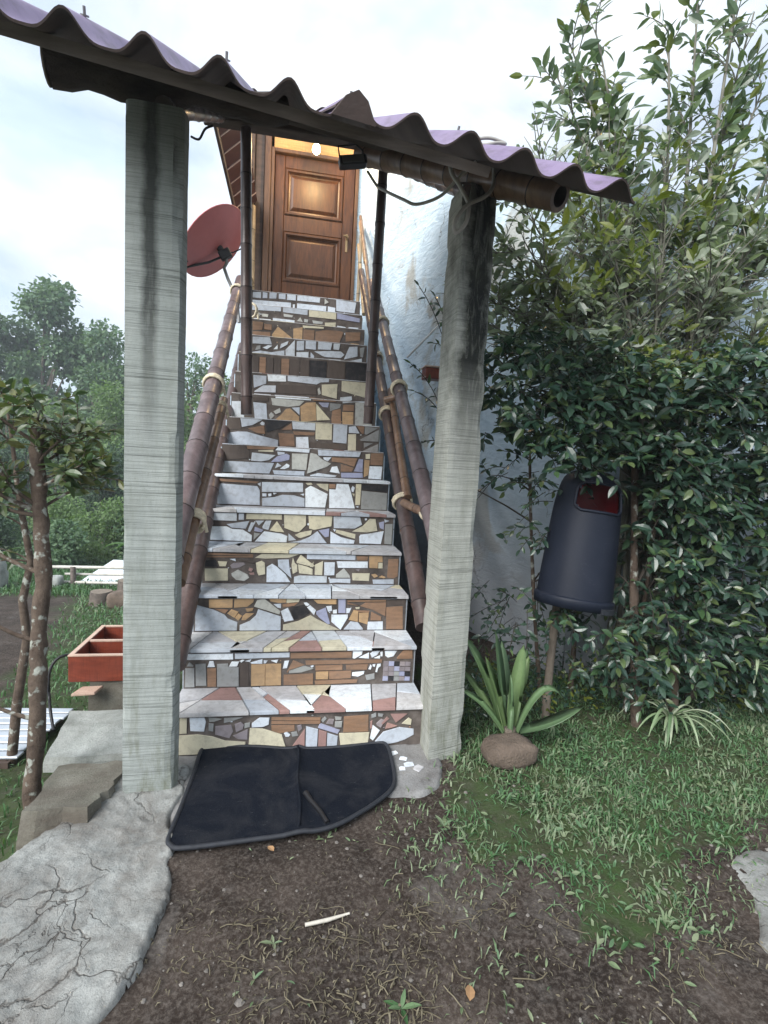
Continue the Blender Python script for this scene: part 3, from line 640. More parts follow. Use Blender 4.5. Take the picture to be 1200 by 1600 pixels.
TILES = '''
1 B26,970 53,962 52,565 26,560|W62,973 117,970 123,853 117,598 66,625|B4,515 94,528 149,461 196,338 276,277 274,42 102,10 4,15|S159,728 219,750 227,568 213,392 159,510|S232,759 255,817 268,736 264,622 238,552|G270,774 291,794 291,678 270,646|S227,452 283,617 283,335 247,357|W298,766 327,912 366,901 364,722 342,664 298,664|B291,640 342,613 417,438 438,10 287,64|R374,912 570,858 570,781 374,835|R374,809 570,768 570,691 374,732|R374,694 466,681 468,527 408,466 376,552|S476,653 493,686 497,570 483,484|W425,462 436,510 451,416 444,367 432,370|G453,480 476,499 483,382 459,363|P451,10 508,567 510,10|G132,979 183,913 153,845 136,850|G191,937 264,942 213,828 191,809|G134,812 153,794 151,589 134,619|L512,630 561,539 560,10 514,10|P564,526 597,453 596,10 564,13|L600,426 643,325 641,10 600,16|V568,704 651,489 642,389 561,578|G572,780 587,879 595,825 580,714|S593,684 604,810 625,791 621,651|G629,726 659,730 657,564 629,572|G627,867 655,847 655,770 631,764|R665,857 767,880 770,418 665,421|B648,400 774,391 770,33 657,26|P776,685 784,721 784,503 776,493|W787,592 818,430 791,155 778,223|S801,627 821,750 838,707 821,506 804,575|P846,807 855,753 827,594 821,634|P840,475 848,639 891,546 867,498|L793,78 833,387 901,497 963,433 965,274 927,143 893,76 859,47|P859,880 931,873 884,629|B910,597 938,756 952,700 950,547|G778,877 799,935 799,820 780,787|G806,920 829,888 825,813 808,830
2 W4,961 199,956 200,791 4,798|L206,955 438,959 439,822 207,804|R443,945 713,959 713,780 443,794|G11,619 20,728 38,630 36,603|G4,552 41,562 43,15 4,19|G45,670 87,680 92,50 48,55|R93,542 130,552 132,18 96,22|W94,583 102,746 118,745 125,580|G133,661 178,670 181,574 224,556 226,10 136,18|W183,587 194,723 225,720 217,584|D227,679 265,689 268,10 230,10|T276,633 335,640 337,10 278,10|T336,640 404,641 406,10 338,10|W227,734 238,774 247,759 234,692|W250,731 276,783 270,702|W272,688 323,779 323,650 277,660|W328,751 345,735 337,654 328,655|W359,734 390,758 384,662|W417,714 437,726 429,506 411,495|R455,738 506,594 438,450 431,369 429,396|G438,428 504,573 545,480 491,370 438,360|R416,315 545,334 546,10 417,10|W718,973 762,968 758,872 727,751 718,765|W745,777 791,924 792,744|W796,896 807,950 841,974 829,851 805,770|W814,756 843,836 843,739|W843,933 854,945 854,807 845,808|W863,972 921,966 905,801 879,763 867,819|R921,758 952,990 992,973 995,723 923,716|R508,718 854,710 852,613 511,594|R553,567 674,568 674,425 554,424|R689,567 790,584 785,413 692,423|T556,382 612,390 612,156 557,162|R615,390 714,393 714,172 616,155|R552,121 681,134 746,127 741,30 555,10|W719,337 774,372 772,289 745,209 719,240|W531,551 544,577 545,522 536,509|W792,426 801,563 807,521 803,411|W810,562 823,575 821,492 812,507|W825,339 832,574 848,586 848,517 836,462 832,324|G779,247 821,298 823,131 786,94|S861,659 885,651 885,510 860,515|S861,510 885,501 885,360 860,366|S861,360 885,352 885,210 860,216|V861,210 885,202 885,61 860,66|V886,651 910,643 910,507 885,512|S886,501 910,493 910,357 886,363|S886,352 911,343 911,207 886,213|K887,202 911,194 911,58 886,63|K912,643 936,635 936,504 911,510|V912,493 936,485 936,354 911,360|G912,343 936,335 936,205 911,210|G912,193 936,185 936,55 911,60|S937,634 961,626 961,501 936,507|S937,485 961,476 961,352 936,357|V937,335 961,327 961,202 936,207|S937,185 961,177 961,52 936,57|S963,626 987,618 987,499 962,504|S963,476 987,468 987,349 962,354|K963,326 987,318 987,199 962,204|V963,176 987,168 987,49 962,54
3 L7,800 82,659 133,514 151,379 194,267 193,10 5,10|L205,180 250,303 278,478 287,667 393,441 394,10 205,10|T64,961 171,983 170,712 65,707|T178,983 268,990 264,879 236,740 177,712|C268,754 282,955 315,990 333,897 390,607 386,505|T336,986 415,990 415,877 380,862 343,910|B417,990 480,990 475,895 417,865|W357,822 392,837 392,697 376,721|R399,825 473,882 455,777 401,723|T147,539 166,662 198,589 180,403|T182,403 198,540 215,465 198,317|T229,689 266,704 261,616 236,590|T217,453 231,540 269,541 231,328 212,329|R91,684 152,649 137,526|W392,607 425,711 454,325 410,274|K432,698 501,819 530,559 498,402 456,338|B405,185 475,298 533,480 566,349 676,12 405,10|W498,871 512,885 526,821 517,768 508,780|W515,728 529,795 558,639 549,481|V560,599 604,720 628,215 618,189 575,402 560,507|W606,760 632,775 635,615 616,588|W639,642 658,656 659,535 640,535|V663,990 698,990 701,549 666,549|W704,698 728,699 719,550 705,536|T544,966 654,990 655,830 624,827 564,850|W633,495 713,496 713,401 680,11 634,268|L695,24 728,279 764,251 791,44 789,12|T718,333 740,645 763,619 763,264|T766,551 815,566 816,483 811,180 768,264|R751,646 819,621 817,566 761,578|B748,727 769,742 768,674 751,673|R708,882 762,783 708,833|R771,770 796,881 899,890 899,442 835,649|R826,318 827,594 879,428 878,303|W813,263 888,275 890,10 812,10|D903,960 996,984 996,827 904,778|R901,736 984,769 991,16 907,22|R707,955 898,974 898,923 708,906
4 R4,976 244,945 244,909 4,905|R4,869 244,892 244,849 4,822|B253,837 285,971 451,983 478,990 424,860 304,817|B72,707 118,698 111,542 81,540|W129,782 157,796 159,712|K4,726 63,742 72,528 4,524|B10,465 123,471 124,77 13,60|S132,579 148,652 198,674 206,619 180,510 141,472|C139,317 171,438 218,285 227,177 204,69 163,103 142,233|D166,772 254,730 251,658 175,713|P226,513 245,466 236,369 222,417|P225,333 250,358 252,274 232,273|B258,670 286,744 302,673 305,301 273,251 264,395|W312,541 339,651 365,544 407,306 433,43 313,37|L366,785 421,800 427,524 439,163 402,378 369,568|B436,620 442,874 452,694 465,622 467,405 444,320|B461,742 481,973 525,746 558,591 516,606 462,689|B468,646 516,570 544,494 545,301 476,346|L451,224 481,274 619,256 620,39 451,19|L512,990 765,980 764,822 513,830|B530,686 548,687 548,555 530,566|B555,639 596,763 595,291 556,301|W603,727 658,730 658,294 605,280|W667,767 831,777 832,559 675,550|C667,319 707,539 738,299 741,214 667,210|L630,177 743,182 744,32 672,53 636,27|B750,372 844,377 843,109 755,129|R770,956 832,960 828,814 775,810|T837,972 908,977 911,770 886,769 885,549 841,559|B888,745 911,746 912,551 889,550|R941,870 996,886 996,727 996,287 976,213 939,236|T853,329 874,366 890,282 870,220|T893,245 911,307 932,247 921,210|L861,159 976,176 977,18 866,13|S767,494 790,520 786,435
5 L4,975 138,987 139,715 4,719|L148,976 175,980 176,760 148,756|B189,983 376,990 377,807 187,788|L86,591 204,726 187,451 112,479|L213,676 236,679 210,338 197,375|L236,744 282,752 255,578|L274,542 291,754 321,759 306,430 276,477|V234,528 280,426 270,341 231,380|G231,320 264,293 229,67|W4,501 87,513 117,428 172,415 220,227 219,10 4,39|W236,10 284,379 376,314 410,230 406,10 238,10|B313,418 351,751 392,364 348,376|B387,990 507,990 509,645 473,389 450,385 392,521|L416,65 415,328 458,97|L419,10 481,79 529,217 573,435 627,12|B450,280 480,377 544,465 538,306 481,171 469,190|B520,978 652,990 649,628 555,480 527,516|L659,990 808,990 821,724 781,569 663,564|V579,465 638,546 637,253 616,224|W645,441 704,244 783,134 779,18 647,10|B677,507 721,461 786,363 785,199 741,260 674,405|B766,460 826,671 864,947 896,940 910,509 851,438|W808,278 814,351 869,403 947,507 934,25 876,31 811,36|V916,808 945,867 947,556 924,620|G953,760 996,782 996,20 954,41|L947,936 977,887 950,814|W834,942 846,957 848,890 837,875|W519,726 526,688 522,621 515,659|W658,536 675,512 668,431
6 R5,954 237,901 225,827 8,857|L8,774 228,730 243,578 245,29 9,23|W228,814 246,875 247,720|L253,891 489,923 491,580 255,525|W257,469 281,474 281,361 258,356|W290,462 309,481 309,382 293,364|L258,291 328,349 370,444 440,445 501,345 503,25 259,10|W318,511 341,502 323,441|W475,491 496,524 496,438|W504,698 534,834 636,543 624,22 507,10|B566,914 638,933 638,644 588,790|W644,732 682,727 687,946 757,950 775,649 802,30 648,10|B802,976 834,985 832,168 804,161|W775,809 783,898 796,829 789,653 778,679|K839,957 996,955 996,705 838,767|G838,729 996,669 996,10 840,10|W807,104 823,136 823,49|R641,934 680,929 681,771 644,761|B503,926 536,949 545,880 517,844|B780,607 797,596 795,480
7 D4,941 135,972 165,795 163,554 6,434|R145,988 319,990 307,908 150,870|L178,759 319,707 280,519 235,453 173,463|B215,851 304,894 307,813 215,810|L6,408 312,419 285,31 6,17|W317,884 332,990 528,990 525,857|L329,839 374,826 374,765 334,712|V292,454 329,669 384,782 406,734 404,567 359,486|L317,229 332,437 357,334|W349,223 389,425 407,374 404,291 374,215|C419,799 518,818 511,219 422,226|L305,158 501,174 499,10 315,10|C521,292 533,859 568,829 608,642 665,501 638,379 516,93|L578,990 851,988 841,806 583,777|W613,724 665,741 643,581 618,645|R667,739 831,752 812,432 727,563 668,583|R726,513 811,397 797,246 728,228|W670,387 703,425 723,154 658,197|V812,264 841,732 866,725 867,248|T876,714 911,710 905,153 877,57|R915,967 996,985 996,541 915,531|W911,485 994,495 990,10 907,19|V730,185 867,219 872,41 733,10|L534,41 584,136 703,77 693,10 539,10|B881,924 911,951 911,755 884,746
8 D4,967 79,990 92,593 13,532|L84,990 224,990 211,947 161,760 94,663|W207,835 221,924 237,875 235,777 216,783|R133,624 234,783 243,450 188,468|K240,990 404,990 339,697 251,522|R410,936 415,675 344,644|L7,91 15,423 68,486 127,497 204,392 326,249 327,14 74,10 10,10|R327,526 426,526 436,45 339,19|L413,990 565,990 565,711 419,704|W442,408 521,442 529,10 445,10|R421,622 567,628 559,513 431,487|B567,990 676,990 678,382 570,365|L686,990 779,990 778,270 686,288|L789,934 833,981 863,700 791,697|B787,639 840,662 844,18 789,10|R842,985 893,990 891,684 877,706|G898,990 987,951 910,664 898,687|G865,448 996,899 996,419 879,412|D529,236 780,243 782,48 533,29|G896,348 958,347 900,153|G887,10 996,336 996,10|D843,607 889,402 887,63 851,20
9 L4,683 80,712 89,38 4,34|L145,707 234,682 244,40 159,64|C265,917 492,896 460,690 380,607 274,640|C253,240 269,358 291,226 264,48|C283,391 326,546 334,381 300,285|T289,29 335,270 367,519 396,557 461,246 461,52|L408,589 461,636 462,316|D144,904 245,910 247,784 147,750|T465,651 505,831 570,881 580,137 475,43|W294,990 536,990 537,939 295,927|B574,827 678,201 583,139|V590,873 665,899 657,703 622,705|G670,887 751,872 742,719 674,558|R685,259 689,590 748,693 756,10 690,40|T759,565 839,587 843,14 766,10|R766,864 841,875 841,629 764,616|L759,990 845,990 850,990 805,959 760,917|C850,990 969,990 975,36 856,10|R550,990 714,990 709,955 554,931
10 L37,856 114,908 120,383 45,249|L125,911 218,918 218,596 132,387|W225,990 357,990 360,745 232,700|L369,990 672,989 669,872 611,830 581,726 371,774|L134,238 196,513 288,549 287,254 138,214|D295,600 581,656 583,280 299,234|C590,518 601,615 617,364 599,286|B619,739 735,824 734,178 622,295|B766,971 972,964 968,293 767,536|W281,153 530,164 531,10 286,10|R538,167 730,107 730,15 547,10|L760,258 845,336 849,179 784,10 757,10|L838,106 972,183 972,10 845,10|W135,148 254,151 251,17 136,10
11 D93,853 148,859 148,68 93,68|R153,862 200,863 200,67 153,70|D205,866 256,870 256,68 205,69|D261,873 312,877 312,68 261,70|R316,881 375,885 375,66 316,70|D380,889 455,894 455,65 380,68|D460,898 526,910 526,60 460,67|K531,914 662,930 662,59 531,62|D666,934 805,954 805,54 666,61|K810,959 972,990 972,55 810,57
12 L82,944 215,981 232,661 82,636|L82,244 144,337 228,304 332,444 332,42 82,20|L340,476 370,678 411,964 415,66 345,49|L428,919 486,972 486,527 428,496|L428,417 524,469 524,79 428,47|L499,978 582,990 582,603 499,612|L599,990 712,990 703,662 599,637|L724,975 778,990 770,695 724,698|L570,519 703,612 787,628 816,493 787,328 653,307|L582,206 787,243 762,39 582,36|L812,267 853,882 920,936 924,473|L787,103 962,394 962,30 787,10|L541,478 570,312 566,103 541,115|G941,871 979,936 970,447 949,461|W161,485 203,618 236,609 194,422|W244,450 278,685 278,468|W295,504 303,725 361,888 353,723|G115,543 144,587 144,393 103,341
13 R60,892 149,902 140,537 64,477|R157,823 217,820 217,542 157,572|T221,348 268,758 336,480 387,278 370,48 225,44|R64,422 208,454 208,120 64,88|T395,729 472,846 472,62 399,60|R480,737 573,749 569,103 480,65|R582,697 675,821 777,837 820,799 782,163 582,136|R837,807 964,862 964,466 841,357|B472,930 650,951 650,867 476,820|T794,84 896,296 956,293 947,92 803,10|W824,745 833,777 835,693 827,661
14 L39,990 282,990 282,781 39,711|L300,990 513,990 513,733 300,754|B526,990 766,990 766,658 526,666|V774,990 978,831 978,634 774,702|W34,312 198,329 198,146 34,132|W216,412 402,406 402,108 216,156|W415,227 655,263 655,18 415,40|B668,446 766,504 761,192 673,104|W881,339 969,352 969,10 881,27|W779,357 854,324 854,12 779,125|C61,615 105,604 101,421 65,437|C123,578 176,572 172,424 123,433|C305,683 389,637 380,542 309,538|C424,381 451,583 473,371|C486,529 522,512 517,359 486,364|C557,495 650,474 646,357 566,349
15 L22,911 96,955 96,640 22,634|L110,963 151,948 151,673 110,648|L170,990 235,990 230,696 170,676|L253,968 313,990 313,715 253,710|W327,990 406,990 406,707 327,699|W419,990 627,990 623,734 419,715|C669,990 706,805 669,669|L775,990 964,953 951,377 780,390|W22,516 364,566 364,176 22,81|W419,575 687,580 683,179 419,211|W701,588 770,552 770,155 701,152|W382,499 401,510 396,196 382,227|W789,228 951,211 946,34 789,75
'''

# riser tiles: outlines in thousandths of the riser's width and height
def riser_tile(kx, code, uv):
    y = D1 + (kx - 1) * RUN; top = 0.021 if kx <= 6 else 0.005
    poly = [(X0 + u / 1000 * (X1 - X0), (kx - 1) * RR + 0.002 + v / 1000 * (RR - top - 0.003)) for u, v in uv]
    ar = sum(poly[i][0] * poly[(i + 1) % len(poly)][1] - poly[(i + 1) % len(poly)][0] * poly[i][1] for i in range(len(poly))) / 2
    if ar < 0: poly = poly[::-1]
    jx, jz, dp = random.uniform(-0.012, 0.012), random.uniform(-0.02, 0.02), random.uniform(0.0035, 0.0055)
    cx = sum(p[0] for p in poly) / len(poly); cz = sum(p[1] for p in poly) / len(poly)
    f = lambda u, v, d: (u, y - d - (0 if d == 0 else (u - cx) * jx + (v - cz) * jz), v)
    return poly, f, dp, abs(ar)
allt = []
for line in TILES.strip().split('\n'):
    kx, rest = line.split(' ', 1)
    for it in rest.split('|'):
        code, pts = it[0], it[1:]
        allt.append((int(kx), code, [tuple(map(int, p.split(','))) for p in pts.split()]))
built = [(riser_tile(*t), t) for t in allt]
built.sort(key=lambda z: -z[0][3] / (2.2 + z[1][0] * RUN) ** 2)
small = MB(); smats = sorted(set(TCODE.values()))
for i, ((poly, f, dp, ar), (kx, code, uv)) in enumerate(built):
    if i < 300:
        m = MB(); m.prism(poly, f, 0, dp, inset=0.0014); m.build('tile', [TCODE[code]], steps[kx])
    else: small.prism(poly, f, 0, dp, smats.index(TCODE[code]), inset=0.001)
# crumbs of tile pressed into the joints
for kx in range(1, NS + 1):
    for _ in range(14):
        u, v, r = random.uniform(0.02, 0.98), random.uniform(0.08, 0.92), random.uniform(5, 11)
        x, z = u * 1000, v * 1000
        if any(in_poly(np.array([x]), np.array([z]), p)[0] for k2, c2, p in allt if k2 == kx): continue
        n = random.randint(3, 5); a0 = random.random() * 6.28
        uv = [(x + r * 0.7 * random.uniform(0.7, 1.1) * math.cos(a0 + 6.283 * i / n), z + r * 3 * random.uniform(0.7, 1.1) * math.sin(a0 + 6.283 * i / n)) for i in range(n)]
        poly, f, dp, ar = riser_tile(kx, 'W', uv); small.prism(poly, f, 0, 0.0025, smats.index(TCODE[random.choice('WWBGCSRT')]), inset=0.0008)
stuff(small.build('tile_chips', smats, stair))
# loose white tiles set in the mortar beside the first step
for i, (px, py, w, h, a) in enumerate([(0.50, 2.135, 0.035, 0.02, 0.5), (0.535, 2.09, 0.03, 0.022, -0.3), (0.55, 2.045, 0.04, 0.026, 0.2), (0.585, 2.015, 0.04, 0.03, 0.9), (0.515, 2.02, 0.024, 0.02, 0.1), (-0.395, 2.1, 0.03, 0.016, 0.4)]):
    m = MB(); zt = float(-0.002 + 0.004 * sstep(1.78, 2.2, py)) + 0.001
    pl = [(px + w * c * math.cos(a) - h * s * math.sin(a), py + w * c * math.sin(a) + h * s * math.cos(a)) for c, s in ((-.6, -.5), (.5, -.6), (.6, .4), (0, .7), (-.5, .5))]
    m.prism(pl, lambda u, v, d: (u, v, zt + d), -0.008, 0.002, inset=0.001); m.build('apron_tile', ['tile_white' if i != 3 else 'tread_marble'], stair)

# ---------------------------------------------------------------- gate posts
def post(name, label, corners_b, corners_t, h, mat, chips, seed):
    """corners: front-left, front-right, back-right, back-left"""
    m = MB(); nz_, nc = int(h / 0.013), 6; z0 = -0.15
    rings = []
    for i in range(nz_ + 1):
        t = i / nz_; z = z0 + (h - z0) * t; ring = []
        c = [Vector((*lerp(a, b, t), z)) for a, b in zip(corners_b, corners_t)]; ctr = sum(c, Vector()) / 4
        for e in range(4):
            a, b = c[e], c[(e + 1) % 4]; nrm = Vector((b.y - a.y, a.x - b.x, 0)).normalized()
            for j in range(nc):
                f = j / nc; p = a.lerp(b, f)
                ridge = 0.0012 * (vnoise(np.array([z * 78.0]), np.array([e * 3.1 + f * 0.8]), seed=seed)[0] - 0.5) + 0.0025 * (vnoise(np.array([z * 5]), np.array([e + f * 1.5]), seed=seed + 1)[0] - 0.5)
                p = p + nrm * ridge
                if j == 0:
                    ch = 0.004 + 0.014 * max(0, vnoise(np.array([z * 9]), np.array([e * 7.7]), seed=seed + 5)[0] - 0.62) / 0.38
                    for zc, amt, ee in chips:
                        if ee == e: ch += amt * math.exp(-((z - zc) / 0.07) ** 2)
                    p = p + (ctr - p).normalized() * Vector((1, 1, 0)).length * 0 + Vector((ctr.x - p.x, ctr.y - p.y, 0)).normalized() * ch
                ring.append(p)
        rings.append(ring)
    n = 4 * nc; vs = [p for r in rings for p in r]
    fs = [(i * n + j, i * n + (j + 1) % n, (i + 1) * n + (j + 1) % n, (i + 1) * n + j) for i in range(nz_) for j in range(n)]
    m.add(vs, fs); m.add(rings[-1], [list(range(n))])
    return tag(m.build(name, [mat]), label, 'gate post')
post('gate_post', 'grey green weathered concrete post beside the grey path and garden slabs', [(-0.582, 1.946), (-0.402, 1.95), (-0.392, 2.03), (-0.578, 2.035)], [(-0.583, 1.95), (-0.398, 1.955), (-0.39, 2.03), (-0.576, 2.035)], 2.455, 'post_grey_green', [(2.3, 0.03, 1), (2.12, 0.012, 1)], 3)
post('gate_post', 'pale concrete post with black mould at its top beside the agave', [(0.640, 2.064), (0.818, 2.122), (0.80, 2.34), (0.640, 2.284)], [(0.645, 2.07), (0.80, 2.115), (0.785, 2.31), (0.636, 2.27)], 2.435, 'post_buff', [(2.42, 0.06, 0), (1.75, 0.015, 1), (1.5, 0.012, 1)], 14)

# ---------------------------------------------------------------- beams over the gate
m = MB(); a, b = Vector((-0.83, 1.985, 2.535)), Vector((-0.06, 2.09, 2.585))
m.tube([a.lerp(b, i / 14) + Vector((0, 0.006 * math.sin(i * 1.3), 0.012 * math.sin(i * 0.9))) for i in range(15)], [0.064 - 0.0012 * i + 0.006 * math.sin(i * 2.1) for i in range(15)], 14, 0, cap=False)
lb = tag(m.build('log_beam', ['log_bark']), 'dark rough log laid across the top of the grey green post', 'log')
m = MB(); m.tube([a - (b - a).normalized() * 0.002, a + (b - a).normalized() * 0.004], 0.0605, 14, 0); m.build('sawn_end', ['cut_wood'], lb)
m = MB(); bamboo(m, (0.30, 2.80, 2.875), (0.935, 1.84, 2.303), 0.048, 0.053, 0.16, 18, hollow=True)
tag(m.build('bamboo_rafter', ['bamboo_brown', 'bamboo_node']), 'thick bamboo rafter with an open hollow end resting on the pale post', 'bamboo rafter')

# ---------------------------------------------------------------- canopy over the stairs
CP = Vector((-0.565, 1.432, 2.327)); CU = Vector((0.1761, 0.0159, -0.0106)); CG = Vector((-0.026, 1.0, 0.587)).normalized(); CN = CU.cross(CG).normalized()
def wave(i, e=1.3): return 0.053 * (((1 + math.cos(2 * math.pi * i)) / 2) ** e) - 0.053
canopy = thing('stair_canopy', 'sloping roof of purple corrugated sheets over the staircase', 'canopy roof', (0.1, 3.5, 3.3))
def sheet(i0, i1, t0, t1, lift, skew=0.0):
    m = MB(); n = int((i1 - i0) * 18); vs = []
    rows = 5
    for r_ in range(rows):
        t = t0 + (t1 - t0) * r_ / (rows - 1)
        for j in range(n + 1):
            i = i0 + (i1 - i0) * j / n
            e = 0.004 * math.sin(i * 2.3 + t) if r_ == 0 else 0
            vs.append(CP + CU * i + CG * (t + e + skew * (i - i0)) + CN * (wave(i, 1.9 if i0 < 0 else 1.25) + lift))
    N_ = n + 1; bot = [p - CN * 0.006 for p in vs]
    top_f = [(r_ * N_ + j, r_ * N_ + j + 1, (r_ + 1) * N_ + j + 1, (r_ + 1) * N_ + j) for r_ in range(rows - 1) for j in range(n)]
    m.add(vs, top_f, 0, True); m.add(bot, [f[::-1] for f in top_f], 1, True)
    K = len(vs); A = vs + bot
    m.add(A, [(j, K + j, K + j + 1, j + 1) for j in range(n)], 1)
    m.add(A, [((rows - 1) * N_ + j, (rows - 1) * N_ + j + 1, K + (rows - 1) * N_ + j + 1, K + (rows - 1) * N_ + j) for j in range(n)], 1)
    for j in (0, n): m.add(A, [(r_ * N_ + j, (r_ + 1) * N_ + j, K + (r_ + 1) * N_ + j, K + r_ * N_ + j) for r_ in range(rows - 1)], 1)
    m.build('roof_sheet', ['sheet_purple', 'sheet_underside'], canopy)
for r_, (t0, t1, lf) in enumerate([(0.0, 1.75, 0.0), (1.62, 3.1, 0.012)]):
    sheet(-1.65, 4.35, t0, t1, lf); sheet(3.72, 9.42, t0 + 0.015, t1 + 0.01, lf + 0.0105)
def along(i0, i1, t, dz, hw, hh, name, mat):
    m = MB(); X = lambda p: CP + CU * (i0 + (i1 - i0) * p[0]) + CG * (t + p[1]) + CN * (dz + p[2])
    m.box((0, -hw, -hh), (1, hw, hh), 0, X); m.build(name, [mat], canopy)
along(-1.6, 6.6, 0.10, -0.074, 0.02, 0.015, 'purlin', 'grey_batten'); along(-1.4, 9.0, 1.2, -0.078, 0.022, 0.018, 'purlin', 'grey_batten'); along(-1.4, 9.0, 2.9, -0.078, 0.022, 0.018, 'purlin', 'grey_batten')
for i in (0.7, 7.2):
    m = MB(); bamboo(m, CP + CU * i + CG * 0.55 - CN * 0.15, CP + CU * i + CG * 3.05 - CN * 0.15, 0.033, None, 0.3, 10); m.build('rafter', ['bamboo_dark', 'bamboo_node'], canopy)
for i, t in ((0.0, 0.17), (2.0, 0.17), (6.0, 0.19), (8.0, 0.19), (-1.0, 0.17), (4.0, 0.17)):
    m = MB(); c = CP + CU * i + CG * t; m.tube([c - CN * 0.01, c + CN * 0.022], 0.004, 6); m.tube([c + CN * 0.001, c + CN * 0.005], 0.011, 10); m.build('roof_screw', ['grey_metal'], canopy)
# grey mortar cap where the two lines of sheets meet
m = MB(); X = lambda p: CP + CU * (4.02 + p[0]) + CG * (-0.015 + p[1]) + CN * (p[2] - 0.05)
m.add([X(p) for p in ((-0.36, 0, 0), (0.36, 0, 0), (0.17, 0, 0.05), (0, 0, 0.068), (-0.17, 0, 0.05), (-0.36, 0.05, 0), (0.36, 0.05, 0), (0.17, 0.05, 0.05), (0, 0.05, 0.068), (-0.17, 0.05, 0.05))],
      [(0, 1, 2, 3, 4), (0, 5, 6, 1), (1, 6, 7, 2), (2, 7, 8, 3), (3, 8, 9, 4), (4, 9, 5, 0), (9, 8, 7, 6, 5)])
m.build('ridge_cap', ['sheet_underside'], canopy)

# props on the stairs
m = MB(); bamboo(m, (-0.302, 3.572, 1.569), (-0.353, 3.59, 3.36), 0.037, 0.034, 0.235, 12)
tag(m.build('bamboo_prop', ['bamboo_dark', 'bamboo_node']), 'upright dark bamboo post on the stairs in front of the satellite dish', 'bamboo post')
m = MB(); bamboo(m, (0.528, 3.631, 1.569), (0.544, 3.62, 3.37), 0.036, 0.033, 0.235, 12)
tag(m.build('bamboo_prop', ['bamboo_dark', 'bamboo_node']), 'leaning dark bamboo post on the stairs in front of the plastered wall', 'bamboo post')
m = MB(); m.cbox((-0.62, 3.56, 3.378), (0.86, 3.66, 3.46), 0.006)
tag(m.build('cross_beam', ['dark_timber']), 'dark level timber across the tops of the two bamboo posts', 'beam')

# ---------------------------------------------------------------- bamboo handrails
def rail(label, top, low, mid, cross, ropes, extra):
    h = thing('bamboo_handrail', label, 'handrail', top[0])
    for name, seg, mat in [('top_rail', top, 'bamboo_purple'), ('bottom_rail', low, 'bamboo_dark')] + [('brace', s_, 'bamboo_brown') for s_ in mid] + [('crosspiece', s_, 'bamboo_brown') for s_ in cross] + [('landing_rail', s_, 'bamboo_straw') for s_ in extra]:
        m = MB(); bamboo(m, *seg); m.build(name, [mat, 'bamboo_node'], h)
    for c, ax, r, tn, w in ropes: rope_coil(c, ax, r, tn, w).build('rope_lashing', ['rope'], h)
D_ = Vector((0, 2.45, 1.83))
LT, LTe = Vector((-0.50, 2.18, 0.76)), Vector((-0.50, 4.93, 2.86))
LL, LLe = Vector((-0.475, 2.30, 0.36)), Vector((-0.475, 5.0, 2.30))
on = lambda a, b, y: a + (b - a) * ((y - a.y) / (b.y - a.y))
rail('bamboo handrail on the open garden side of the stairs', (LT, LTe, 0.06, 0.042, 0.27, 14), (LL, LLe, 0.05, 0.036, 0.27, 12),
     [((-0.462, 2.28, 0.74), (-0.455, 3.62, 1.66), 0.036, 0.028, 0.3, 12)], [((-0.53, 2.60, 0.98), (-0.45, 2.60, 0.92), 0.022, 0.022, 0.5, 10)],
     [(on(LT, LTe, 3.46), D_, 0.055, 3, 0.03), (Vector((-0.47, 3.55, 1.60)), D_, 0.036, 4, 0.04), (Vector((-0.465, 2.62, 0.965)), D_, 0.052, 5, 0.05), (on(LT, LTe, 4.7), (0.15, 1, 0.6), 0.05, 3, 0.03), (Vector((-0.36, 4.35, 2.45)), (0.5, 1, 0.2), 0.05, 2, 0.02)],
     [((-0.50, 6.05, 3.0), (-0.51, 6.1, 4.02), 0.038, 0.034, 0.3, 12), ((-0.49, 5.3, 3.06), (-0.49, 6.05, 3.2), 0.026, 0.026, 0.3, 10)])
RT, RTe = Vector((0.72, 2.25, 0.82)), Vector((0.70, 5.0, 3.0))
RL, RLe = Vector((0.665, 2.33, 0.52)), Vector((0.66, 5.6, 3.3))
rail('bamboo handrail along the plastered wall side of the stairs', (RT, RTe, 0.048, 0.034, 0.27, 12), (RL, RLe, 0.046, 0.032, 0.27, 12),
     [((0.685, 2.95, 1.10), (0.70, 3.75, 1.83), 0.028, 0.024, 0.3, 10), ((0.66, 4.2, 2.15), (0.66, 5.9, 3.98), 0.019, 0.017, 0.3, 10)],
     [((0.66, 2.93, 1.07), (0.75, 2.62, 1.03), 0.026, 0.024, 0.3, 10), ((0.64, 3.62, 1.74), (0.74, 3.55, 1.77), 0.024, 0.024, 0.3, 10)],
     [(Vector((0.665, 2.99, 1.075)), D_, 0.048, 4, 0.04), (Vector((0.735, 2.66, 1.04)), (0.6, -1, 0.2), 0.028, 4, 0.04), (on(RT, RTe, 3.5), D_, 0.046, 3, 0.03), (on(RL, RLe, 3.66), D_, 0.045, 4, 0.045), (on(RT, RTe, 4.3), D_, 0.042, 3, 0.025), (on(RL, RLe, 4.25), D_, 0.04, 4, 0.05)],
     [((0.675, 5.35, 3.3), (0.68, 6.05, 3.98), 0.027, 0.023, 0.3, 10), ((0.66, 5.2, 2.75), (0.665, 6.0, 3.72), 0.021, 0.02, 0.3, 10), ((0.655, 5.75, 2.96), (0.66, 5.75, 3.72), 0.02, 0.02, 0.3, 10)])

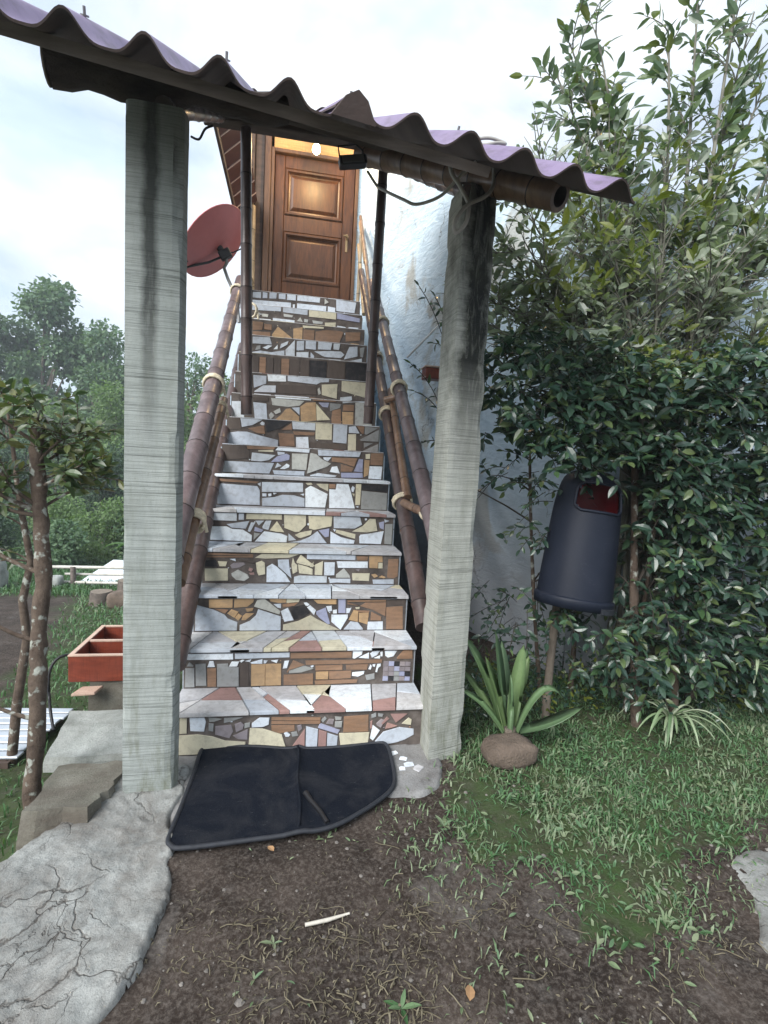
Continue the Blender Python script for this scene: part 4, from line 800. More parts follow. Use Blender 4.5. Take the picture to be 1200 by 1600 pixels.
# ---------------------------------------------------------------- house
house = thing('house', 'white plastered house with a brown panelled door at the stair head', 'house', (1.6, 6.2, 0))
def plaster_sheet(name, A, B, zb, zt, nu, nv, amp, seed, thick=0.22):
    """wall from A to B; zt(s) is the top height"""
    A, B = Vector((*A, 0)), Vector((*B, 0)); d = (B - A); n = Vector((d.y, -d.x, 0)).normalized(); m = MB(); vs = []
    for i in range(nu + 1):
        s_ = i / nu; p = A + d * s_
        for j in range(nv + 1):
            z = zb + (zt(s_) - zb) * j / nv; u = s_ * d.length
            r_ = amp * (2.2 * float(fbm(np.array([u * 1.6]), np.array([z * 2.0]), oct=3, seed=seed)[0]) + 1.1 * float(fbm(np.array([u * 7]), np.array([z * 15]), oct=3, seed=seed + 3)[0]))
            vs.append(p + n * r_ + Vector((0, 0, z)))
    K = nv + 1; m.add(vs, [(i * K + j, (i + 1) * K + j, (i + 1) * K + j + 1, i * K + j + 1) for i in range(nu) for j in range(nv)], 0, True)
    bk = [A - n * thick, B - n * thick]
    m.add([A + Vector((0, 0, zt(0))) , B + Vector((0, 0, zt(1))), bk[1] + Vector((0, 0, zt(1))), bk[0] + Vector((0, 0, zt(0))), bk[0] + Vector((0, 0, zb)), bk[1] + Vector((0, 0, zb))], [(0, 1, 2, 3), (3, 2, 5, 4)])
    return m.build(name, ['plaster'], house)
plaster_sheet('side_wall', (0.70, 6.17), (1.74, 2.88), -0.3, lambda s_: 4.95 - 1.91 * s_, 70, 100, 0.012, 41)
plaster_sheet('front_wall', (1.74, 2.88), (6.5, 3.4), -0.3, lambda s_: 3.03, 60, 40, 0.016, 45)
YD = 6.2; ZL = NS * RR
m = MB(); m.box((0.655, YD - 0.01, 2.6), (0.80, YD + 0.2, 5.1)); m.build('wall_reveal', ['plaster'], house)
m = MB(); m.box((-0.30, YD - 0.02, 4.706), (0.95, YD + 0.12, 4.85)); m.box((-0.55, YD - 0.025, 4.853), (0.95, YD + 0.12, 4.97)); m.build('lintel', ['lintel_wood'], house)
for xa, xb, yy in ((-0.62, -0.505, -0.05), (-0.5, -0.40, -0.02), (-0.397, -0.33, -0.05)):
    m = MB(); m.cbox((xa, YD + yy, ZL), (xb, YD + 0.1, 4.9), 0.006); m.build('jamb_board', ['dark_timber' if xa < -0.45 else 'door_frame_wood'], house)
for lo, hi in (((-0.327, YD - 0.04, ZL), (-0.292, YD + 0.1, 4.703)), ((0.615, YD - 0.04, ZL), (0.652, YD + 0.1, 4.703)), ((-0.29, YD - 0.04, 4.66), (0.613, YD + 0.1, 4.701))):
    m = MB(); m.cbox(lo, hi, 0.005); m.build('door_frame', ['door_frame_wood'], house)
dm = MB()
for lo, hi in (((-0.288, YD, ZL + 0.01), (-0.178, YD + 0.045, 4.655)), ((0.488, YD, ZL + 0.01), (0.611, YD + 0.045, 4.655)), ((-0.176, YD + 0.001, ZL + 0.01), (0.486, YD + 0.045, 3.30)), ((-0.176, YD + 0.001, 3.845), (0.486, YD + 0.045, 4.02)), ((-0.176, YD + 0.001, 4.52), (0.486, YD + 0.045, 4.655))): dm.cbox(lo, hi, 0.006)
dm.box((-0.178, YD + 0.03, 3.29), (0.488, YD + 0.05, 4.53))
door = dm.build('door', ['door_wood'], house)
for za, zb in ((3.302, 3.843), (4.022, 4.518)):
    m = MB(); a, b = -0.174, 0.484
    ring = lambda d, y: [(a + d, YD + y, za + d), (b - d, YD + y, za + d), (b - d, YD + y, zb - d), (a + d, YD + y, zb - d)]
    rs = [ring(0, 0.004), ring(0.012, -0.008), ring(0.03, -0.008), ring(0.045, 0.022), ring(0.06, 0.026), ring(0.095, 0.008)]
    vs = [p for r_ in rs for p in r_]; fs = [(q_ * 4 + i, q_ * 4 + (i + 1) % 4, q_ * 4 + 4 + (i + 1) % 4, q_ * 4 + 4 + i) for q_ in range(5) for i in range(4)] + [(20, 21, 22, 23)]
    m.add(vs, fs); m.build('panel', ['door_wood'], door)
m = MB(); m.cbox((0.53, YD - 0.006, 3.70), (0.557, YD, 3.90), 0.003); m.tube([(0.543, YD - 0.004, 3.86), (0.543, YD - 0.05, 3.86), (0.50, YD - 0.055, 3.86)], 0.009, 8); m.tube([(0.543, YD - 0.03, 3.86), (0.543, YD - 0.038, 3.86)], 0.018, 10); m.build('handle', ['brass'], door)
m = MB(); m.box((-0.62, YD + 0.13, ZL - 0.4), (0.80, YD + 0.2, 4.95)); m.build('facade_backing', ['dark_timber'], house)  # dark backing added to block the sky showing through the jamb gaps
# low porch roof reaching towards the garden side, planks seen from below
pa, pb = Vector((-0.675, 4.5, 3.93)), Vector((-0.47, 4.5, 4.118))
for i in range(7):
    y0_, y1_ = 4.5 + i * 0.25, 4.5 + i * 0.25 + 0.236
    m = MB(); nn_ = Vector((-0.29, 0, 0.315)).normalized()
    P = [Vector((pa.x, y0_, pa.z)), Vector((pb.x, y0_, pb.z)), Vector((pb.x, y1_, pb.z)), Vector((pa.x, y1_, pa.z))]; j_ = 0.004 * (i % 3); P = [p + nn_ * j_ for p in P]
    m.add(P + [p + nn_ * 0.02 for p in P], [(0, 1, 2, 3), (7, 6, 5, 4), (0, 4, 5, 1), (1, 5, 6, 2), (2, 6, 7, 3), (3, 7, 4, 0)]); m.build('soffit_plank', ['soffit_red'], house)
for i in range(6):
    m = MB(); yy = 4.74 + i * 0.25; m.tube([(pa.x, yy, pa.z - 0.004), (pb.x, yy, pb.z - 0.004)], 0.006, 6); m.build('joint_bead', ['planter_edge'], house)
m = MB(); m.cbox((-0.70, 4.48, 3.885), (-0.675, 6.26, 3.99), 0.004); m.build('eave_board', ['dark_timber'], house)
# roof of the house beyond the canopy
m = MB(); n = 90
vs = [(1.8 + 5.2 * j / n, yy, zz + 0.05 * wave(5.2 * j / n / 0.177) / 0.05) for yy, zz in ((3.05, 3.06), (4.6, 3.2), (7.4, 3.45)) for j in range(n + 1)]
m.add(vs, [(r_ * (n + 1) + j, r_ * (n + 1) + j + 1, (r_ + 1) * (n + 1) + j + 1, (r_ + 1) * (n + 1) + j) for r_ in range(2) for j in range(n)], 0, True)
m.build('roof', ['sheet_purple'], house)

# bulb under the canopy
lamp = thing('bulb_lamp', 'bare glowing bulb hanging above the brown door', 'lamp', (0.15, 5.85, 4.9))
m = MB(); pr = [(0.0, -0.045), (0.018, -0.042), (0.029, -0.028), (0.032, -0.012), (0.026, 0.01), (0.016, 0.026), (0.014, 0.034)]
vs = [(0.15 + r_ * 1.35 * math.cos(2 * math.pi * j / 14), 5.85 + r_ * 1.35 * math.sin(2 * math.pi * j / 14), 4.585 + z * 1.35) for r_, z in pr for j in range(14)]
m.add(vs, [(i * 14 + j, i * 14 + (j + 1) % 14, i * 14 + 14 + (j + 1) % 14, i * 14 + 14 + j) for i in range(6) for j in range(14)], 0, True); m.build('bulb', ['bulb_glow'], lamp)
m = MB(); m.tube([(0.15, 5.85, 4.631), (0.15, 5.85, 4.68)], 0.019, 12); m.tube([(0.15, 5.85, 4.68), (0.15, 5.85, 4.86)], 0.004, 6); m.build('socket', ['black_plastic'], lamp)
pl = bpy.data.lights.new('bulb_light', 'POINT'); pl.energy = 30; pl.color = (1.0, 0.66, 0.3); pl.shadow_soft_size = 0.035
po = bpy.data.objects.new('bulb_light', pl); COL.objects.link(po); po.location = (0.15, 5.80, 4.56); po.parent = lamp; po.matrix_parent_inverse = parent_world(lamp).inverted()

# ---------------------------------------------------------------- things round the gate
# rubber-backed carpet mat, its back edge curling up the first riser
MO = [(-0.335, 2.195), (-0.30, 2.21), (-0.1, 2.195), (0.05, 2.185), (0.2, 2.19), (0.35, 2.20), (0.44, 2.2), (0.475, 2.175), (0.478, 2.08), (0.468, 1.955), (0.445, 1.885), (0.385, 1.822), (0.30, 1.752), (0.2, 1.69), (0.09, 1.668), (-0.1, 1.654), (-0.30, 1.642), (-0.345, 1.66), (-0.358, 1.70), (-0.35, 1.86), (-0.342, 2.05)]
def smooth_loop(P, n=6):
    out = []; k_ = len(P)
    for i in range(k_):
        p0, p1, p2, p3 = (np.array(P[(i + j) % k_]) for j in (-1, 0, 1, 2))
        for t in np.arange(n) / n: out.append(tuple(0.5 * ((2 * p1) + (-p0 + p2) * t + (2 * p0 - 5 * p1 + 4 * p2 - p3) * t * t + (-p0 + 3 * p1 - 3 * p2 + p3) * t ** 3)))
    return out
ML = smooth_loop(MO, 5)
def mat_z(x, y):
    z = 0.014 + 0.004 * float(sstep(1.76, 2.2, y)) + 0.007 * math.sin(x * 9 + y * 4) * float(sstep(1.6, 1.9, y))
    z += 0.012 * float(sstep(2.05, 2.2, y)) * (1 if x < -0.2 else max(0, 1 - (x + 0.2) / 0.2)) + 0.012 * math.exp(-((x - 0.075) / 0.02) ** 2)
    return z
mx_, my_ = 0.06, 1.93; m = MB(); rings = [ML] + [[(mx_ + (x - mx_) * f, my_ + (y - my_) * f) for x, y in ML] for f in np.linspace(0.96, 0.0, 16)]
vs = [(x, y, mat_z(x, y)) for r_ in rings for x, y in r_]; n = len(ML)
m.add(vs, [(i * n + j, (i + 1) * n + j, (i + 1) * n + (j + 1) % n, i * n + (j + 1) % n) for i in range(len(rings) - 1) for j in range(n)], 0, True)
lo = [(x, y, mat_z(x, y) - 0.012) for x, y in ML]; m.add([(x, y, mat_z(x, y)) for x, y in ML] + lo, [(j, (j + 1) % n, n + (j + 1) % n, n + j) for j in range(n)], 0)
mat_o = tag(m.build('doormat', ['mat_pile']), 'black carpet mat with curved corner lying at the foot of the tiled stairs', 'mat')
m = MB(); m.tube([(x, y, mat_z(x, y) - 0.002) for x, y in ML] + [(ML[0][0], ML[0][1], mat_z(*ML[0]) - 0.002)], 0.0085, 8); m.build('binding', ['mat_binding'], mat_o)
m = MB(); P = [(0.10, 1.86), (0.118, 1.82), (0.15, 1.76), (0.172, 1.70)]; m.tube([(x, y, mat_z(x, y) + 0.004) for x, y in P], [0.012, 0.009, 0.008, 0.008], 8); m.build('strap', ['black_plastic'], mat_o)
m = MB(); P = [(0.075, 2.185 - 0.05 * i) for i in range(11)]; m.tube([(x + 0.004 * math.sin(i), y, mat_z(x, y)) for i, (x, y) in enumerate(P)], 0.005, 6); m.build('crease', ['mat_pile'], mat_o)

# litter bin leaning on its stake
BB, BT = Vector((1.455, 2.36, 0.675)), Vector((1.532, 2.415, 1.315)); BA = (BT - BB).normalized(); Lb = (BT - BB).length
bx = Vector((1, 0, 0)) - BA * BA.x; bx.normalize(); by = BA.cross(bx)          # by points away from the gate, -by faces it
bin_ = thing('litter_bin', 'dark navy plastic litter bin with red mouth leaning in the hedge', 'litter bin', BB)
def bpt(r, a, h): return BB + BA * h + (bx * math.cos(a) + by * math.sin(a) * 0.95) * r
prof = [(0.0, 0.187), (0.05, 0.186), (0.12, 0.183), (0.2, 0.1795), (0.28, 0.176), (0.36, 0.172), (0.43, 0.168), (0.455, 0.166), (0.49, 0.162), (0.535, 0.155), (0.57, 0.147), (0.6, 0.135), (0.622, 0.117), (0.636, 0.092), (0.643, 0.055), (0.645, 0.0)]
na = 48; m = MB(); vs = [bpt(r_, 2 * math.pi * j / na, h) for h, r_ in prof for j in range(na)]
a0 = math.radians(-96); op = []
def hole(i, j):
    a = (2 * math.pi * (j + 0.5) / na - a0 + math.pi) % (2 * math.pi) - math.pi
    return 6 <= i <= 9 and abs(a) < math.radians(46) and not (i in (6, 9) and abs(a) > math.radians(39))
fs = [(i * na + j, i * na + (j + 1) % na, (i + 1) * na + (j + 1) % na, (i + 1) * na + j) for i in range(len(prof) - 1) for j in range(na) if not hole(i, j)]
m.add(vs, fs, 0, True); m.build('body', ['bin_plastic'], bin_)
m = MB(); vs = [bpt(r_ - 0.014, 2 * math.pi * j / na, h) for h, r_ in prof[:-1] for j in range(na)]
fs = [(i * na + j, (i + 1) * na + j, (i + 1) * na + (j + 1) % na, i * na + (j + 1) % na) for i in range(len(prof) - 2) for j in range(na) if not hole(i, j)]
m.add(vs, fs, 0, True); m.add([bpt(0.17, 2 * math.pi * j / na, 0.02) for j in range(na)], [list(range(na))]); m.build('liner', ['bin_red'], bin_)
m = MB(); hb, ht = 0.43, 0.57; aa = math.radians(45)
path = []
def rr_at(h): return float(np.interp(h, [p[0] for p in prof], [p[1] for p in prof])) + 0.002
for i in range(17): a = -aa + 2 * aa * i / 16; e = 0.02 * max(0, abs(i - 8) - 6) / 2; path.append(bpt(rr_at(hb + e), a0 + a, hb + e))
for i in range(1, 6): h = hb + 0.02 + (ht - hb - 0.04) * i / 6; path.append(bpt(rr_at(h), a0 + aa * 1.02, h))
for i in range(17): a = aa - 2 * aa * i / 16; e = 0.02 * max(0, abs(i - 8) - 6) / 2; path.append(bpt(rr_at(ht - e), a0 + a, ht - e))
for i in range(1, 6): h = ht - 0.02 - (ht - hb - 0.04) * i / 6; path.append(bpt(rr_at(h), a0 - aa * 1.02, h))
path.append(path[0]); m.tube(path, 0.0075, 8, cap=False); m.build('mouth_rim', ['bin_plastic'], bin_)
m = MB(); rp_ = [(-0.055, 0.175), (-0.055, 0.196), (-0.012, 0.2), (-0.004, 0.197), (0.0, 0.188), (0.0, 0.17)]
vs = [bpt(r_, 2 * math.pi * j / na, h) for h, r_ in rp_ for j in range(na)]
m.add(vs, [(i * na + j, i * na + (j + 1) % na, (i + 1) * na + (j + 1) % na, (i + 1) * na + j) for i in range(len(rp_) - 1) for j in range(na)], 0, True)
m.add([bpt(0.176, 2 * math.pi * j / na, -0.05) for j in range(na)], [list(range(na))[::-1]]); m.build('base_ring', ['bin_plastic'], bin_)
m = MB()
for dh, dr in ((-0.04, 0.197),):
    vs = []
    for i in range(7):
        a = math.radians(-78 + 34 * i / 6); vs += [bpt(dr, a, -0.062), bpt(dr, a, -0.03), bpt(dr + 0.009, a, -0.034), bpt(dr + 0.009, a, -0.058)]
    m.add(vs, [(i * 4 + j, i * 4 + 4 + j, i * 4 + 4 + (j + 1) % 4, i * 4 + (j + 1) % 4) for i in range(6) for j in range(4)] + [(0, 1, 2, 3), (27, 26, 25, 24)])
m.build('latch_tab', ['mat_binding'], bin_)
m = MB(); m.tube([(1.375, 2.40, -0.1), (1.385, 2.41, 0.3), (1.40, 2.42, 0.61)], [0.024, 0.021, 0.022], 10); m.tube([(1.40, 2.42, 0.6), (1.405, 2.42, 0.628)], 0.04, 10)
tag(m.build('stake', ['bark']), 'short rough stake standing under the navy litter bin', 'stake')

# agave on its clump of earth
def blade_leaf(base, tip, sag, w, th, n=10, curl=0.0, tipw=0.0):
    base, tip = Vector(base), Vector(tip); mid = (base + tip) / 2 + Vector((0, 0, sag)); P = bez(base, mid, tip, n); m = MB(); vs = []
    for i, p in enumerate(P):
        t = i / n; d = (P[min(i + 1, n)] - P[max(i - 1, 0)]).normalized(); x = d.cross(Vector((0, 0, 1)));
        x = x.normalized() if x.length > 0.05 else Vector((1, 0, 0)); z = x.cross(d)
        if curl: x = (x * math.cos(curl) + z * math.sin(curl)); z = x.cross(d)
        ww = w * (0.62 + 0.75 * t - 0.3 * t * t) * (1 - t ** 3.5) ** 0.8 * 0.5 + 0.0015; tt = th * (1 - t) + 0.002
        vs += [p - x * ww + z * ww * 0.35, p - x * ww * 0.5 + z * ww * 0.02, p - z * 0.002, p + x * ww * 0.5 + z * ww * 0.02, p + x * ww + z * ww * 0.35, p - z * tt]
    fs = []
    for i in range(n):
        a, b = i * 6, i * 6 + 6
        for j in range(4): fs.append((a + j, a + j + 1, b + j + 1, b + j))
        fs += [(a + 4, a + 5, b + 5, b + 4), (a + 5, a, b, b + 5)]
    m.add(vs, fs, 0, True); return m
ag = thing('agave', 'green agave with thick pointed leaves growing on an earth clump', 'agave', (1.05, 2.14, 0.09))
AB = Vector((1.05, 2.14, 0.085))
for dx, dy, tip, sg, w, cl in [(-0.03, 0.02, (0.835, 2.25, 0.50), 0.10, 0.062, 0.5), (-0.035, -0.02, (0.80, 2.16, 0.28), 0.06, 0.05, 0.4), (-0.01, 0.03, (0.985, 2.23, 0.53), 0.0, 0.072, 0.1), (0.02, 0.02, (1.12, 2.2, 0.475), 0.02, 0.075, -0.2), (0.03, -0.02, (1.272, 2.08, 0.265), 0.22, 0.05, -0.3), (0.045, -0.02, (1.38, 2.07, 0.225), -0.05, 0.1, 0.0), (0.0, 0.04, (1.06, 2.32, 0.45), 0.02, 0.068, 0.0), (0.02, 0.03, (1.2, 2.3, 0.38), 0.05, 0.06, -0.3), (-0.02, 0.0, (0.93, 2.2, 0.42), 0.02, 0.066, 0.3), (0.0, -0.01, (1.03, 2.13, 0.36), -0.01, 0.06, 0.1), (-0.04, 0.03, (0.87, 2.34, 0.3), 0.04, 0.05, 0.3)]:
    blade_leaf(AB + Vector((dx, dy, 0)), tip, sg, w, 0.012, curl=cl).build('leaf', ['agave_green'], ag)
m = MB(); m.tube([(1.05, 2.14, 0.0), (1.05, 2.14, 0.10)], [0.045, 0.03], 10); m.build('stem', ['bark'], ag)
def lump(name, c, rx, ry, rz, mat, seed, sub=20, rot=0.0, flat=0.35):
    vs = []; n1, n2 = sub // 2, sub
    for i in range(n1 + 1):
        th = math.pi * i / n1
        for j in range(n2):
            a = 2 * math.pi * j / n2; d = Vector((math.sin(th) * math.cos(a), math.sin(th) * math.sin(a), math.cos(th)))
            pw = lambda v: math.copysign(abs(v) ** 0.7, v)
            r_ = 1 + 0.45 * float(fbm(np.array([d.x * 1.7 + seed]), np.array([d.y * 1.7]), d.z * 1.7, oct=4, seed=seed)[0])
            x, y, z = pw(d.x) * rx * r_, pw(d.y) * ry * r_, pw(d.z) * rz * r_
            vs.append((c[0] + x * math.cos(rot) - y * math.sin(rot), c[1] + x * math.sin(rot) + y * math.cos(rot), c[2] + z))
    m = MB(); m.add(vs, [(i * n2 + j, (i + 1) * n2 + j, (i + 1) * n2 + (j + 1) % n2, i * n2 + (j + 1) % n2) for i in range(n1) for j in range(n2)], 0, True)
    return m.build(name, [mat])
tag(lump('earth_clump', (1.02, 2.05, 0.035), 0.125, 0.085, 0.062, 'rock', 5, 28, 0.1), 'brown earth clump under the agave', 'clump')

# striped spider plants
def spider(label, c, n, ln, seed):
    rs = random.Random(seed); t = thing('spider_plant', label, 'plant', c, 'striped spider plants in the hedge')
    for i in range(n):
        a = rs.uniform(0, 6.283); l = ln * rs.uniform(0.6, 1.1); el = rs.uniform(0.15, 0.7); c_ = Vector(c)
        tip = c_ + Vector((math.cos(a) * l * 0.8, math.sin(a) * l * 0.8, l * (el - 0.55)))
        blade_leaf(c_, tip, l * rs.uniform(0.35, 0.6), 0.014, 0.001, 9).build('leaf', ['leaf_striped'], t)
spider('striped spider plant with arching leaves at the foot of the hedge', (1.86, 2.09, 0.13), 30, 0.29, 3)
spider('small pale spider plant hanging in the hedge at its far end', (2.36, 2.13, 0.37), 14, 0.2, 5)

# flood lamp and loose wiring
m = MB(); Xr = lambda p: Vector((0.235, 2.6, 2.73)) + Matrix.Rotation(R(-12), 3, 'Y') @ Vector(p)
m.cbox((-0.062, -0.03, -0.03), (0.07, 0.03, 0.014), 0.006, 0, Xr)
fl = tag(m.build('flood_lamp', ['black_plastic']), 'small black flood lamp box hanging before the brown door', 'flood lamp')
m = MB(); m.tube([Xr((-0.055, 0, 0.01)), Xr((-0.055, 0, 0.065)), Xr((0.03, 0, 0.07)), Xr((0.06, 0, 0.04)), Xr((0.06, 0, 0.0))], 0.0045, 6); m.tube([Xr((0.0, 0, 0.068)), (0.235, 2.6, 2.93)], 0.003, 6); m.build('bracket', ['black_plastic'], fl)
m = MB(); m.box((-0.05, -0.033, -0.024), (0.055, -0.0305, 0.008), 0, Xr); m.build('lens', ['grey_metal'], fl)
def cable(label, pts, r, mat='cable_grey', name='cable'):
    P = [Vector(p) for p in pts]; out = []
    for i in range(len(P) - 1):
        p0, p1, p2, p3 = P[max(i - 1, 0)], P[i], P[i + 1], P[min(i + 2, len(P) - 1)]
        for t in (j / 7 for j in range(7)): out.append(0.5 * ((2 * p1) + (p2 - p0) * t + (2 * p0 - 5 * p1 + 4 * p2 - p3) * t * t + (-p0 + 3 * p1 - 3 * p2 + p3) * t ** 3))
    out.append(P[-1]); m = MB(); m.tube(out, r, 7); return tag(m.build(name, [mat]), label, 'cable')
cable('pale cable sagging from the black flood lamp to the pale post', [(0.315, 2.6, 2.69), (0.35, 2.5, 2.58), (0.355, 2.4, 2.52), (0.42, 2.2, 2.39), (0.47, 2.15, 2.355), (0.55, 2.09, 2.37), (0.61, 2.05, 2.43), (0.67, 2.04, 2.49)], 0.0065)
cable('grey cable looped down over the top of the pale post', [(0.565, 2.02, 2.52), (0.562, 2.01, 2.43), (0.6, 2.0, 2.37), (0.638, 2.0, 2.31), (0.63, 1.99, 2.235), (0.592, 1.99, 2.195), (0.588, 1.99, 2.24), (0.63, 1.99, 2.30), (0.70, 2.0, 2.345), (0.74, 2.02, 2.40), (0.745, 2.04, 2.49)], 0.008)
cable('thin grey cable bundle tucked under the corrugated sheets above the pale post', [(0.60, 1.92, 2.50), (0.64, 1.9, 2.47), (0.70, 1.9, 2.485), (0.74, 1.92, 2.5), (0.68, 1.92, 2.51), (0.61, 1.93, 2.50), (0.56, 1.98, 2.52)], 0.006)
cable('short wire end poking out beside the grey green post top', [(-0.39, 2.05, 2.42), (-0.36, 2.03, 2.405), (-0.335, 2.0, 2.425), (-0.31, 2.0, 2.44)], 0.004, 'black_plastic')

# red satellite dish on a bent arm
dish = thing('satellite_dish', 'faded red satellite dish on a bent grey arm beside the door', 'satellite dish', (-0.74, 5.2, 3.23))
DC = Vector((-0.76, 5.2, 3.24)); DN = Vector((-0.72, 0.25, 0.66)).normalized(); vw = Vector((0.14, -0.93, -0.34)); du = DN.cross(vw).normalized(); dv = DN.cross(du)
n = 36; m = MB()
for th_, rev in ((0.0, 0), (-0.006, 1)):
    vs = [DC + (du * math.cos(2 * math.pi * j / n) + dv * math.sin(2 * math.pi * j / n)) * (0.37 * i / 9) + DN * (0.075 * (i / 9) ** 2 - 0.05 + th_) for i in range(1, 10) for j in range(n)]
    fs = [(i * n + j, (i + 1) * n + j, (i + 1) * n + (j + 1) % n, i * n + (j + 1) % n) for i in range(8) for j in range(n)] + [list(range(n))]
    m.add(vs, [f[::-1] for f in fs] if rev else fs, 0, True)
m.tube([DC + (du * math.cos(2 * math.pi * j / n) + dv * math.sin(2 * math.pi * j / n)) * 0.37 + DN * 0.022 for j in range(n + 1)], 0.007, 6); m.build('reflector', ['dish_red'], dish)
BK = DC - DN * 0.07 + Vector((0.045, 0, -0.05)); RE = DC + Vector((-0.225, -0.02, -0.235)) 
m = MB(); m.tube([BK, (BK + RE) / 2 - DN * 0.02, RE, RE + Vector((-0.02, 0, -0.01))], 0.011, 8); m.build('feed_arm', ['black_plastic'], dish)
m = MB(); m.cbox((-0.055, -0.03, -0.035), (0.055, 0.03, 0.05), 0.008, 0, lambda p: BK + Matrix.Rotation(R(-30), 3, 'Y') @ Vector(p)); m.tube([BK + Vector((0.02, 0, 0.02)), BK + Vector((0.07, 0, 0.035)), BK + Vector((0.14, 0, 0.075))], 0.006, 6); m.tube([BK, DC - DN * 0.045], 0.03, 8); m.build('bracket', ['black_plastic'], dish)
m = MB(); m.tube([BK, BK + Vector((0.01, 0.02, -0.06)), (-0.685, 5.25, 3.05), (-0.65, 5.25, 2.96), (-0.56, 5.22, 2.78), (-0.53, 5.2, 2.55)], 0.016, 8); m.build('mast', ['grey_metal'], dish)
cable('thin black cable drooping from the satellite dish', [(-0.98, 5.1, 3.02), (-1.03, 5.1, 3.03), (-1.1, 5.15, 3.1), (-1.2, 5.2, 3.14)], 0.006, 'black_plastic')

# planter box on the side wall with a dark plant, and its pale rod
m = MB(); m.cbox((1.09, 4.28, 2.03), (1.30, 4.42, 2.12), 0.006); wp = tag(m.build('wall_planter', ['planter_red']), 'small reddish planter box fixed to the side wall behind the pale post', 'planter')
m = MB(); m.cbox((1.08, 4.27, 2.121), (1.31, 4.43, 2.135), 0.004); m.build('rim', ['planter_edge'], wp)
m = MB(); m.tube([(0.93, 4.32, 2.19), (1.26, 4.3, 2.56)], 0.009, 8); tag(m.build('pale_rod', ['white_paint']), 'thin pale rod leaning across the wall above the small planter', 'rod')

# ---------------------------------------------------------------- foliage near the gate
def unit(v): return v / (np.linalg.norm(v) + 1e-9)
def twig_leaves(rs, pts, n, size, spread, out, start=0.15, upbias=0.5):
    """leaves alternating along a twig"""
    pts = [np.array(p) for p in pts]; k_ = len(pts) - 1; up = np.array([0, 0, 1.0])
    for i in range(n):
        t = start + (1 - start) * (i + rs.random() * 0.5) / n; f = min(t * k_, k_ - 1e-6); a = int(f); p = pts[a] + (pts[a + 1] - pts[a]) * (f - a)
        d = unit(pts[a + 1] - pts[a]); r = unit(np.cross(d, up) + 1e-4); sgn = 1 if i % 2 else -1
        roll = rs.uniform(-1.1, 1.1); side = r * math.cos(roll) * sgn + np.cross(r, d) * math.sin(roll)
        D = unit(d * rs.uniform(0.25, 0.8) + side * spread + up * rs.uniform(-0.3, 0.3)); N = unit(up * upbias + np.array([rs.gauss(-0.12, 0.45), rs.gauss(-0.5, 0.5), rs.gauss(0.1, 0.3)]))
        out.append((p, D, N, size * rs.uniform(0.45, 1.3)))
    d = unit(pts[-1] - pts[-2]); out.append((pts[-1], d, unit(up + np.array([rs.gauss(0, .5), rs.gauss(0, .5), 0])), size * 0.9))
def split(out): return [np.array(c) for c in zip(*out)]

# tall loose shrub rising above the hedge
rs = random.Random(21)
tall = thing('tall_shrub', 'tall loose shrub with long bare branches rising above the dark hedge', 'shrub', (2.05, 2.7, 0))
T_TOP = [(1.47, 2.93, 3.72), (1.40, 2.93, 3.55), (1.61, 2.91, 3.80), (1.72, 2.85, 3.45), (1.98, 2.79, 3.80), (2.15, 2.8, 4.05), (2.49, 2.76, 3.95), (2.33, 2.7, 4.2), (2.55, 2.71, 3.5), (2.75, 2.65, 3.15), (2.85, 2.6, 3.7), (1.32, 2.85, 2.95), (1.17, 2.8, 2.78), (1.15, 2.85, 2.55), (1.26, 2.8, 3.02), (1.65, 2.7, 3.0), (1.9, 2.6, 3.0), (2.2, 2.55, 2.9), (2.6, 2.5, 2.6), (1.12, 2.8, 2.25), (1.5, 2.5, 2.6), (2.9, 2.4, 2.4), (2.3, 2.4, 2.5), (1.8, 2.4, 2.5), (1.35, 2.6, 2.3), (2.05, 2.35, 2.3), (3.1, 2.5, 3.0), (2.75, 2.45, 2.9), (1.0, 2.75, 2.5), (1.02, 2.7, 2.2), (1.08, 2.7, 2.05), (1.2, 2.6, 2.4), (1.15, 2.65, 1.95), (1.4, 2.6, 2.75), (1.3, 2.55, 2.1)]
big, fine_, tw = [], [], MB(); stem_lines = []
